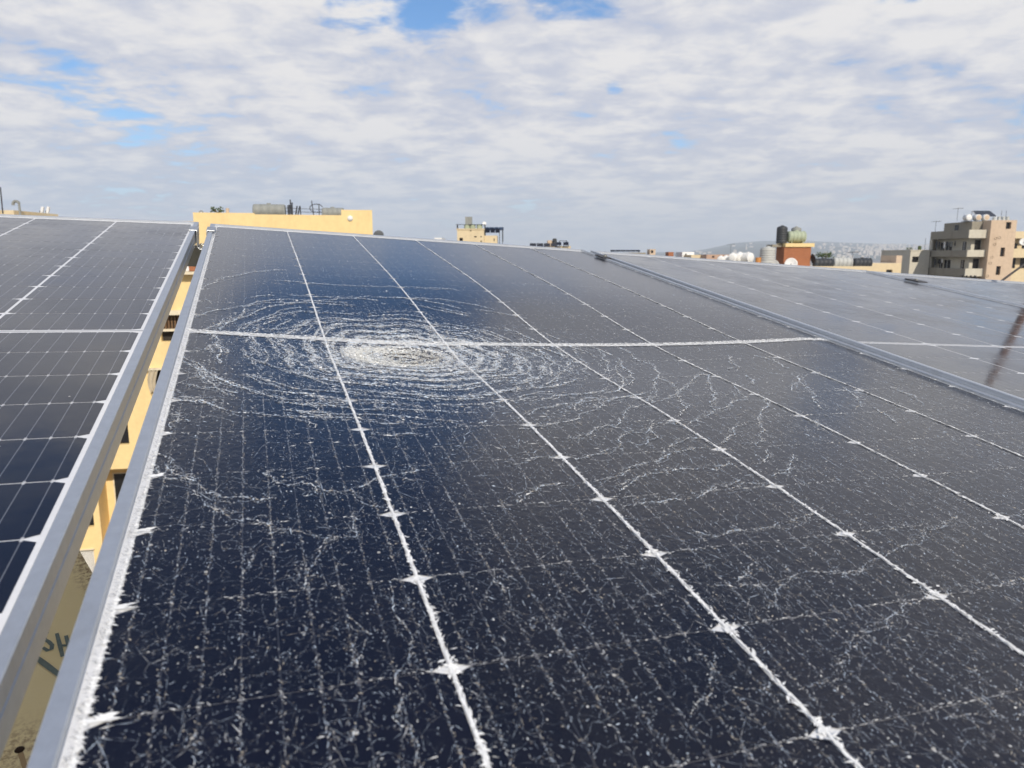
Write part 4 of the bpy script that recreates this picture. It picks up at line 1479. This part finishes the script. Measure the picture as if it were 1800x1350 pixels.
# ------------------------------------------------------------------ the skyline
def house(name, label, px0, px1, pyt, D, dep, mat, windows=(), cat='building', roofmat=None, parapet=0.0, group=None):
    """a flat-roofed block whose front spans px0..px1 at distance D; windows in photo pixels"""
    x0, x1, z = XA(px0, D), XA(px1, D), ZA(pyt, D, (px0 + px1) / 2)
    t = thing(name, label, cat, ((x0 + x1) / 2, D, 0), 0, group)
    hw = (x1 - x0) / 2
    cx = (x0 + x1) / 2
    hl = []
    for (a, b, c, d) in windows:
        hl.append((XA(a, D) - cx, XA(b, D) - cx, ZA(d, D, a), ZA(c, D, a)))
    mb = wall_with_holes(-hw, hw, 0, z, hl, .3)
    mb.quad((hw, 0, 0), (hw, dep, 0), (hw, dep, z), (hw, 0, z)).quad((-hw, 0, 0), (-hw, 0, z), (-hw, dep, z), (-hw, dep, 0))
    mb.quad((-hw, dep, 0), (-hw, dep, z), (hw, dep, z), (hw, dep, 0))
    mb.obj('wall', mat, t)
    MB().quad((-hw, 0, z), (hw, 0, z), (hw, dep, z), (-hw, dep, z)).obj('roof', roofmat or CONC, t)
    for h in hl:
        MB().quad((h[0], .298, h[2]), (h[1], .298, h[2]), (h[1], .298, h[3]), (h[0], .298, h[3])).obj('window', DARKWIN, t)
    if parapet:
        MB().box(-hw - .06, hw + .06, -.06, dep + .06, z + .002, z + parapet).obj('cornice', mat, t)
    return t


# cream stair house with solar canopy, middle left
D = 75
house('cream_roof_house', 'cream roof house with a green tank stack and solar canopy, above the shattered panel', 804, 851, 404, D, 5.0, CREAM,
      ((808, 814, 418, 423.5), (826.5, 829, 405, 406.5), (834, 838, 415, 417.5), (844.5, 847, 415, 417), (844.5, 847, 423, 425.5)), parapet=.12)
MB_ = MB()
x0, x1 = XA(851.3, D), XA(873, D)
house('roof_annex', 'lower cream annex right of the roof house under the solar canopy', 851.5, 874, 414, D + .4, 4.0, CREAM, ((868, 869.5, 419, 424),))
for i, (px, lab) in enumerate(((821, 'left'), (831, 'middle'), (843, 'right'))):
    c = at(px, 403.5, D + 1.2)
    upright_tank('%s one of three pale green tanks on the cream roof house' % lab, (c.x, c.y, c.z + .1), .29, .42, TANK_GR, 'green tanks on the cream roof house')
c = at(823.7, 395, D + 1.5)
o = MB().box(-.32, .32, 0, .6, 0, .78).box(-.34, -.30, -.02, .62, 0, .80).box(.30, .34, -.02, .62, 0, .80).box(-.03, .03, -.02, .02, 0, .79).obj('tank_crate', TANK_G)
o.location = c
tag(o, 'grey square tank standing highest on the cream roof house', 'water tank')
c = at(833, 394.5, D + .9)
pv_row('flat dark solar canopy over the tanks of the cream roof house', (c.x - .3, c.y, c.z), 3, 1.0, 1.0, .06, .03, None, 0, 0.5)
c = at(868, 401.5, D + .8)
pv_row('dark tilted solar canopy on posts right of the cream roof house', (c.x, c.y, c.z - .15), 4, .47, 1.3, .25, .03, None, 0, 1.1)
c = at(866, 407.5, D + .7)
pv_row('lower row of dark solar panels under the canopy of the cream roof house', (c.x, c.y, c.z - .05), 3, .45, .5, 1.0, .05, None, 0, 0)
c = at(851.5, 393, D + 1)
dish('small white dish on top of the cream roof house', c, .20, (.2, -.9, .3), WHITEP)
mb = MB().tube((0, 0, -1.9), (0, 0, 0), .03).tube((.3, 0, -1.9), (.3, 0, 0), .03)
c = at(878, 402, D + 1)
tag(mb.obj('canopy_post', IRON), 'pair of thin posts carrying the right end of the solar canopy', 'post').location = c
D = 85
house('flat_roof_house', 'low white parapet left of the cream roof house', 764, 777, 418, D, 5, WHITEP)
# far solar roof
D = 110
for i in range(4):
    c = at(937 + i * 12.3, 433.5, D)
    pv_row('%s dark tilted solar module of the four on the far roof' % ('leftmost', 'second', 'third', 'rightmost')[i], (c.x, c.y, c.z), 1, .93, .55, 1.1, .02, 'solar modules on the far roof', 0, .6, 'solar panel')
house('flat_roof_house', 'low tan house behind the four dark solar modules', 960, 1003, 432.5, D + 3, 8, CREAM, ())
house('roof_hut', 'small orange tan hut on the tan house behind the solar modules', 963, 976, 422.5, D + 3.2, 3, ORNG)
c = at(975, 425, D + 3)
upright_tank('dark tank on the orange tan hut beyond the solar modules', (c.x, c.y, c.z - .3), .32, .8, TANK_D)
for i, px in enumerate((982, 995)):
    c = at(px, 430.5, D + 2.5)
    pv_row(('left' if i == 0 else 'right') + ' small dark panel pair on the tan house', (c.x, c.y, c.z), 1, .8, .5, 1.0, .02, None, 0, .3, 'solar panel')
c = at(990, 423.5, D + 3)
pv_row('thin dark canopy on the tan house beyond the solar modules', (c.x, c.y, c.z), 2, .6, .8, .1, .02, None, 0, .7)

# skyline over the right panel, from left to right
D = 150
c = at(1103, 441, D)
house('flat_roof_house', 'long low roof with dark solar sheets above the right panel joint', 1078, 1135, 444, D, 8, GREYC)
pv_row('row of far dark solar sheets on the long low roof', (c.x - .4, c.y, c.z - .1), 6, .95, .6, .5, .05, None, 0, .5)
house('stair_tower', 'small brown and cream stair tower on the skyline, left of the reddish one', 1142, 1152, 438, D, 3, ORNG, ((1144, 1148, 440, 445),))
house('stair_tower', 'small reddish hut on the skyline right of the brown tower', 1175, 1184, 443, D, 3, BRICK)
house('white_house', 'white low house on the skyline between the reddish hut and the tan roofs', 1199, 1220, 443, D, 6, WHITEP, ((1204, 1207, 446, 450),))
house('tan_house', 'tan house with flat roof right of the white low house', 1215, 1241, 448, D - 6, 6, CREAM)
house('pink_house', 'pinkish low house left of the cluster of white tanks', 1242, 1282, 447.5, D - 10, 6, worn('pinkish_plaster', (.50, .34, .25), .9), ((1252, 1256, 450, 453), (1264, 1268, 450, 453)))
antenna('thin aerial over the pinkish low house', at(1284, 447, D - 12), 1.9)
D = 95
for i, (px, py, r, L, sx) in enumerate(((1267, 452, .42, .8, 0), (1276, 453, .48, .9, .2), (1288, 450, .52, .9, -.1), (1300, 451, .60, 1.0, .3), (1314, 452, .62, 1.0, .9))):
    c = at(px, py + 7, D + (i % 2) * .9)
    horizontal_tank(('first white tank from the left in the cluster', 'second white tank from the left in the cluster', 'third white tank in the cluster, in the middle',
                     'fourth white tank from the left in the cluster', 'rightmost white tank in the cluster, nearest the orange drum')[i], (c.x, c.y, c.z - .25), r, L * 1.3, WHITEP,
                    'white tanks clustered left of the red hut', 1.2 + sx)
c0 = at(1290, 462, D)
house('flat_roof_house', 'low roof that carries the cluster of white tanks', 1255, 1330, 462, D - .5, 8, GREYC)
D = 80
house('flat_roof_house', 'tan roof that carries the red hut and its tanks', 1325, 1545, 468, D - 1, 9, CREAM)
c = at(1333, 462, D)
o = MB().lathe([(.30, 0), (.32, .3), (.30, .32), (.32, .62), (.30, .66), (.001, .67)], n=16).obj('oil_drum', worn('orange_drum', (.50, .22, .06), .7))
o.location = (c.x, c.y, c.z - .1)
tag(o, 'rusty orange drum between the white tanks and the grey upright tank', 'drum')
c = at(1348.5, 462, D)
upright_tank('tall light grey upright tank left of the red hut', (c.x, c.y, c.z - .1), .80, 1.80, TANK_L)
# red hut with slab roof
t = thing('red_hut', 'red brown hut with a yellow slab roof and tanks on top', 'hut', (0, 0, 0))
x0, x1 = XA(1378, D), XA(1425, D)
zt, zb = ZA(434, D, 1400), ZA(475, D, 1400)
MB().box(x0, x1, D, D + 2.4, zb, zt).obj('wall', BRICK, t)
MB().box(x0 + .4, x0 + 1.9, D + 1.9, D + 2.0, zb, zt).obj('back_wall', BRICK, t) if False else None
xs0 = XA(1361, D)
MB().box(XA(1379, D), XA(1429.5, D), D - .15, D + 2.6, zt, ZA(427.5, D, 1400)).obj('roof_slab', YEL, t)
MB().box(xs0, XA(1379, D) - .003, D + .8, D + 2.6, zt, ZA(429.5, D, 1370)).obj('roof_slab', GREYC, t)
MB().tube((xs0 + .15, D + 1, zb), (xs0 + .15, D + 1, zt), .07).obj('post', IRON, t)
MB().box(XA(1375, D), XA(1383, D), D - .02, D - .001, zb, ZA(440, D)).obj('door', DARKWIN, t) if False else None
zs = ZA(427.5, D, 1400)
c = at(1373.5, 428, D + 1)
upright_tank('dark upright tank on the left of the red hut roof', (c.x, c.y, zs), .56, 1.85, TANK_D, 'tanks on the red hut')
c = at(1401, 428, D + 1.8)
upright_tank('grey upright tank mostly hidden behind the pale green barrel tank', (c.x - .1, c.y + .2, zs), .52, 1.78, TANK_G, 'tanks on the red hut')
c = at(1399, 428, D + .9)
horizontal_tank('pale green barrel tank lying on the red hut roof', (c.x, c.y, zs), .62, 1.95, TANK_GR, 'tanks on the red hut')
c = at(1388, 459.5, D - .8)
dish('large white dish in front of the red hut wall', (at(1390.5, 464, D - .8).x, D - .8, at(1390, 464, D - .8).z), .66, (-.35, -.9, .25), WHITEP)
dish('greyish dish left of the large white one, half below the panel edge', (at(1361, 463, D - .9).x, D - .9, at(1361, 465, D - .9).z), .5, (-.3, -.9, .3), worn('grey_dish', (.5, .5, .48), .6))
c = at(1429, 462, D - .2)
dish('dark dish seen edge on at the right side of the red hut', (c.x, c.y, c.z + .4), .55, (.95, .1, .2), principled('black_dish', (.015, .015, .017), .6)[0])
for (px, r, L, m_, lab) in ((1446, .50, 2.0, TANK_D, 'black lying tank right of the red hut'), (1480, .56, 2.0, TANK_L, 'light grey lying tank between two dark tanks'),
                            (1515, .52, 1.9, TANK_D, 'dark lying tank at the right end of the tan roof')):
    c = at(px, 471, D - .3)
    horizontal_tank(lab, (c.x, c.y, c.z - .05), r, L, m_, 'lying tanks on the tan roof', -.1)
bush('leafy plants behind the black lying tank', at(1450, 455, D + 2), .8, .55, 130)
antenna('thin aerial behind the lying tanks', at(1498, 462, D + 2), 1.2)
house('ochre_house', 'ochre house with a dark opening between the tanks and the white house', 1531, 1586, 462.5, D + 12, 7, CREAM, ((1560, 1571, 474, 480),))
house('ochre_tower', 'ochre stair tower left of the white house', 1576, 1586, 449, D + 14, 4, ORNG)

# ------------------------------------------------------------------ balcony building on the right
D = 105
house('white_wing', 'white side house with one window left of the balcony building', 1600, 1634, 441, D + 9, 9, PALE, ((1604, 1616, 451, 461),), parapet=.15)
house('white_wing', 'shaded narrow white wall at the left end of the white side house', 1585, 1599.5, 441.5, D + 15, 3, PALE)
bush('small roof plant on the white side house', at(1598, 441, D + 13), .5, .5, 60)
antenna('thin aerial on the white side house', at(1625, 442, D + 11), 2.0, yagi=False)
o = MB().lathe([(.25, 0), (.25, .7), (.001, .75)], n=10).obj('roof_vent', GREEN)
o.location = at(1616, 441, D + 10)
tag(o, 'green vent barrel on the roof of the white side house', 'vent')

bb = thing('balcony_building', 'weathered apartment building with long balconies at the right edge', 'building', (0, 0, 0))
cx, fy, by = XA(1699.5, D), D, D + 9.6            # corner, front, back
px_t = XA(1731.5, D)
zz = lambda zy: ZA(350 + zy / 6.4286, D, 1700)
MB().box(cx + 1.1, px_t, fy + 1.1, by, 0, zz(400)).obj('wall', PALE, bb)
for (za, zb_, m_) in ((345, 440, GREYC), (575, 652, GREYC), (785, 872, GREYC), (1010, 1090, GREYC)):
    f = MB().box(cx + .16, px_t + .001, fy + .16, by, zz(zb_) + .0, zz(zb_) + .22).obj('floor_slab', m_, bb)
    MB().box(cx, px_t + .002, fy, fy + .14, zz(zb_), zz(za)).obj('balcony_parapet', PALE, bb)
    MB().box(cx, cx + .14, fy + .141, by + .01, zz(zb_), zz(za)).obj('balcony_parapet', GREYC, bb)  # same parapet as the front; its shade is put into the darker grey
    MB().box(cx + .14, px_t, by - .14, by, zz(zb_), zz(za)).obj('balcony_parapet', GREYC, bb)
MB().box(cx + .14, px_t, fy + .14, by - .14, zz(440) + .22, zz(375)).obj('roof', CONC, bb)
for (a, b) in ((440, 575), (652, 785), (872, 1010)):
    za, zb_ = zz(a), zz(b)
    MB().box(cx + .02, cx + .30, by - .4, by - .02, zb_, za).obj('column', PALE, bb)
    for yy, ww in ((fy + 2.2, .8), (fy + 5.6, 1.5), (fy + 7.6, .8)):
        w = MB().box(cx + 1.04, cx + 1.099, yy, yy + ww, zb_ - .9, za - .45).obj('window', DARKWIN, bb)
        MB().box(cx + 1.02, cx + 1.039, yy + ww / 2 - .03, yy + ww / 2 + .03, zb_ - .9, za - .45).obj('frame', WHITEP, w)
    MB().box(px_t - .95, px_t - .15, fy + 1.04, fy + 1.099, zb_ - .9, za - .25).obj('window', DARKWIN, bb)
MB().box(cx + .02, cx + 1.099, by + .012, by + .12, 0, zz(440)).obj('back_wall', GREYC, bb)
# stair shaft
tw0, tw1 = px_t + .003, XA(1776, D)
twz = zz(240)
hw = (tw1 - tw0) / 2
tower = []
for (a, b, c, d) in ((1558, 1616, 262, 338), (1528, 1578, 548, 648), (1502, 1552, 757, 856)):
    tower.append((XA(1520 + a / 6.4286, D - .6) - tw0, XA(1520 + b / 6.4286, D - .6) - tw0, zz(d), zz(c)))
fw = wall_with_holes(0, 2 * hw, 0, twz, tower, .35)
fw.quad((0, 0, 0), (0, 0, twz), (0, 6, twz), (0, 6, 0)).quad((2 * hw, 0, 0), (2 * hw, 6, 0), (2 * hw, 6, twz), (2 * hw, 0, twz)).quad((0, 6, 0), (0, 6, twz), (2 * hw, 6, twz), (2 * hw, 6, 0))
o = fw.obj('stair_tower', ORNG, bb)
o.location = (tw0, D - .6, 0)
f = MB().quad((0, 0, 0), (2 * hw, 0, 0), (2 * hw, 6, 0), (0, 6, 0)).obj('roof', CONC, bb)
f.location = (tw0, D - .6, twz)
for h in tower:
    w = MB().quad((h[0], .348, h[2]), (h[1], .348, h[2]), (h[1], .348, h[3]), (h[0], .348, h[3])).obj('window', DARKWIN, bb)
    w.location = (tw0, D - .6, 0)
    k = (h[0] + h[1]) / 2
    m_ = MB().box(k - .03, k + .03, .25, .3, h[2], h[3]).obj('mullion', IRON, w)
for (zx, zy) in ((1455, 445), (1453, 512), (1437, 657), (1425, 722), (1410, 868), (1497, 436)):
    o = MB().lathe([(.001, .10), (.16, .08), (.18, 0)], 'y', n=10).obj('vent_hole', DARKWIN, bb)
    o.location = (XA(1520 + zx / 6.4286, D - .6), D - .66, zz(zy))
# penthouse
MB().box(XA(1703, D + 1.2), XA(1748, D + 1.2), D + 1.2, D + 8, zz(380), zz(247)).obj('penthouse', GREYC, bb)
MB().box(XA(1703, D + 1.2) - .02, XA(1703, D + 1.2) - .001, D + 4.3, D + 5.3, zz(340), zz(275)).obj('window', DARKWIN, bb)
# small openings low on the lit front
for k in range(4):
    a = XA(1520 + (1118 + k * 47) / 6.4286, D - .02)
    MB().box(a, a + .28, fy - .02, fy - .002, zz(888), zz(862)).obj('window', DARKWIN, bb)
# right hand wing with its own balconies
wx0 = tw1 + .003
MB().box(wx0, wx0 + 12, D + .8, D + 9, 0, zz(372)).obj('side_wing', CREAM, bb)
for (za, zb_) in ((365, 445), (560, 662), (790, 1000)):
    MB().box(wx0 + .001, wx0 + 12.1, D - .5, D - .36, zz(zb_), zz(za)).obj('balcony_parapet', CREAM, bb)
    MB().box(wx0 + .001, wx0 + 12.1, D - .359, D + .8, zz(zb_), zz(zb_) + .2).obj('floor_slab', GREYC, bb)
for (a, b, c, d) in ((.5, 1.3, 570, 500), (.4, 1.3, 780, 665), (2.0, 3.0, 570, 480), (2.0, 2.8, 780, 665)):
    MB().box(wx0 + a, wx0 + b, D + .74, D + .799, zz(c), zz(d)).obj('window', DARKWIN, bb)
# on its roof
zr_ = zz(247)
yr = D + 1.6
for i, (zx, m_) in enumerate(((1182, WHITEP), (1290, ORNG), (1382, ORNG))):
    c = at(1520 + zx / 6.4286, 350 + 212 / 6.4286, yr)
    t = thing('solar_boiler', ('left white', 'middle orange', 'right orange')[i] + ' capped boiler drum under the roof collector', 'boiler', (c.x, c.y, zr_), 0, 'boiler drums on the balcony building')
    MB().lathe([(.001, -.8), (.38, -.8), (.43, -.74), (.43, .1), (.001, .1)], 'y', (0, .8, .56), 18).obj('drum', WHITEP, t)
    MB().lathe([(.001, -.82), (.33, -.815), (.36, -.801)], 'y', (0, .8, .56), 14).obj('end_cap', m_, t)
    MB().box(-.3, .3, .2, 1.4, 0, .08).obj('cradle', IRON, t)
c = at(1520 + 1300 / 6.4286, 350 + 210 / 6.4286, yr + 1.0)
mb = MB()
za, zb_ = ZA(350 + 190 / 6.4286, yr + .9), ZA(350 + 133 / 6.4286, yr + 3.0)
xa, xb = XA(1520 + 1215 / 6.4286, yr + .9), XA(1520 + 1440 / 6.4286, yr + .9)
xa2, xb2 = XA(1520 + 1160 / 6.4286, yr + 2.6), XA(1520 + 1360 / 6.4286, yr + 2.6)
vs = [(xa, yr + .9, za), (xb, yr + .9, za), (xb2, yr + 2.6, zb_), (xa2, yr + 2.6, zb_)]
t = thing('solar_collector', 'dark tilted solar collector on the roof of the balcony building', 'solar collector', (0, 0, 0))
MB().add(vs + [(x, y, z - .08) for x, y, z in vs], [(0, 1, 2, 3), (7, 6, 5, 4), (0, 4, 5, 1), (1, 5, 6, 2), (2, 6, 7, 3), (3, 7, 4, 0)]).obj('collector_plate', PV, t)
MB().tube(vs[3], (vs[3][0], vs[3][1], zr_), .05).tube(vs[2], (vs[2][0], vs[2][1], zr_), .05).tube(vs[0], (vs[0][0], vs[0][1], zr_), .05).tube(vs[1], (vs[1][0], vs[1][1], zr_), .05).tube(vs[3], vs[0], .04).obj('stand', WHITEP, t)
for i, zx in enumerate((1462, 1515, 1565, 1612)):
    c = at(1520 + zx / 6.4286, 350 + 236 / 6.4286, D + .5)
    upright_tank(('leftmost', 'second', 'third', 'rightmost')[i] + ' of four small white tanks on the stair tower', (c.x, c.y, twz if zx > 1470 else zr_), .22, .56, TANK_L, 'white tanks on the stair tower')
antenna('aerial with crossbars on the penthouse left of the boilers', at(1520 + 1042 / 6.4286, 350 + 247 / 6.4286, D + 4), 1.85)
antenna('aerial on the lower roof at the left end of the balcony building', at(1520 + 795 / 6.4286, 350 + 372 / 6.4286, D + 6), 1.6)
for k, zx in enumerate((1540, 1592)):
    antenna(('left' if k == 0 else 'right') + ' thin rod aerial behind the small white tanks', at(1520 + zx / 6.4286, 350 + 225 / 6.4286, D + 2), 1.2, yagi=False)
c = at(1520 + 1795 / 6.4286, 350 + 482 / 6.4286, D - .7)
dish('white dish on the side wing balcony at the right edge', (c.x, c.y, c.z), .5, (-.4, -.85, .3), WHITEP)
# washing along the shaded balconies
rr = random.Random(5)
ORD = ('first', 'second', 'third', 'fourth', 'fifth', 'sixth')
for (zy, n_, lev) in ((470, 6, 'upper'), (680, 3, 'lower')):
    for k in range(n_):
        y = fy + 8.4 - k * .92 + rr.uniform(-.2, .2)
        w, h = rr.uniform(.3, .65), rr.uniform(.55, 1.0)
        vs = [(cx + .5 + .05 * math.sin(9 * i / 6), y + w * i / 6, zz(zy) - h * j / 3) for j in range(4) for i in range(7)]
        o = MB().add(vs, [(j * 7 + i, j * 7 + i + 1, (j + 1) * 7 + i + 1, (j + 1) * 7 + i) for j in range(3) for i in range(6)], True).obj('hanging_laundry', (IRON, DARKWIN, WHITEP, IRON, TANK_G, DARKWIN)[k])
        tag(o, '%s piece of washing from the left on the %s shaded balcony at the right' % (ORD[k], lev), 'laundry', 'washing on the shaded balconies')

# ------------------------------------------------------------------ ground, hills, hillside town, air
GR = worn('street_ground', (0.22, 0.20, 0.17), 0.95, 0.25, 0.05, (0.08, 0.08, 0.07), 0.5)
o = MB().quad((-15000, -400, 0), (15000, -400, 0), (15000, 15000, 0), (-15000, 15000, 0)).obj('ground', GR)
o['kind'] = 'structure'
PROF = [(700, 449.5), (1040, 449), (1100, 446.5), (1150, 443.5), (1200, 443), (1240, 438), (1290, 427), (1340, 423.5), (1420, 424), (1500, 427), (1560, 429), (1640, 431), (1720, 429), (1800, 425), (1950, 420), (2200, 415)]


def hill_pt(px, t):
    """t 0 foot .. 1 ridge"""
    py = np.interp(px, [p[0] for p in PROF], [p[1] for p in PROF])
    D_ = 3800 + 3600 * t
    zr_ = max(0.0, (ZA(py, 7400, px)))
    z = zr_ * (t ** .9)
    p = at(px, 450, D_)
    nz = 10 * math.sin(px * .045 + t * 7) * math.sin(t * 9 + px * .02) + 5 * math.sin(px * .11 + t * 19)
    return Vector((p.x, D_, z + nz * t * (1 - t) * 3 * min(1, zr_ / 60)))


mb = MB()
nx_, nt_ = 150, 24
vs = [hill_pt(700 + 1500 * i / nx_, j / nt_) for j in range(nt_ + 1) for i in range(nx_ + 1)]
mb.add(vs, [(j * (nx_ + 1) + i, j * (nx_ + 1) + i + 1, (j + 1) * (nx_ + 1) + i + 1, (j + 1) * (nx_ + 1) + i) for j in range(nt_) for i in range(nx_)], True)
mb.add([v for v in vs[-(nx_ + 1):]] + [Vector((v.x, v.y + 2500, 0)) for v in vs[-(nx_ + 1):]], [(i, i + 1, nx_ + 2 + i, nx_ + 1 + i) for i in range(nx_)], True)
HILL = worn('scrub_hillside', (0.085, 0.10, 0.075), 0.95, 0.35, 0.004, (0.16, 0.14, 0.10), 0.4)
o = mb.obj('hills', HILL)
o['kind'] = 'structure'
rr = random.Random(3)
mb = MB()
for k in range(400):
    px = rr.gauss(1575, 55) if k < 340 else rr.uniform(1180, 1800)
    t = min(.93, max(.02, rr.betavariate(1.6, 1.9) * .9 + (.04 if px > 1540 else -.06)))
    p = hill_pt(px, t)
    w, h, d = rr.uniform(9, 26), rr.uniform(8, 20), rr.uniform(9, 16)
    mb.box(p.x - w / 2, p.x + w / 2, p.y, p.y + d, p.z - 12, p.z + h)
o = mb.obj('hillside_town', worn('far_house_walls', (0.55, 0.50, 0.44), 0.9, 0.3, 0.01))
o['kind'] = 'stuff'
o['label'] = 'pale houses scattered over the far hillside'
o['category'] = 'town'

if HAZE > 0:
    hz = MB().box(-9000, 9000, -420, 10400, -1.0, 420)
    m = bpy.data.materials.new('haze_air')
    m.use_nodes = True
    nt = m.node_tree
    nt.nodes.clear()
    pv = N(nt, 'ShaderNodeVolumePrincipled')
    pv.inputs['Color'].default_value = (0.80, 0.89, 1.0, 1)
    pv.inputs['Density'].default_value = HAZE
    pv.inputs['Anisotropy'].default_value = 0.0
    ou = N(nt, 'ShaderNodeOutputMaterial')
    nt.links.new(pv.outputs[0], ou.inputs['Volume'])
    o = hz.obj('haze', m)
    o['kind'] = 'stuff'
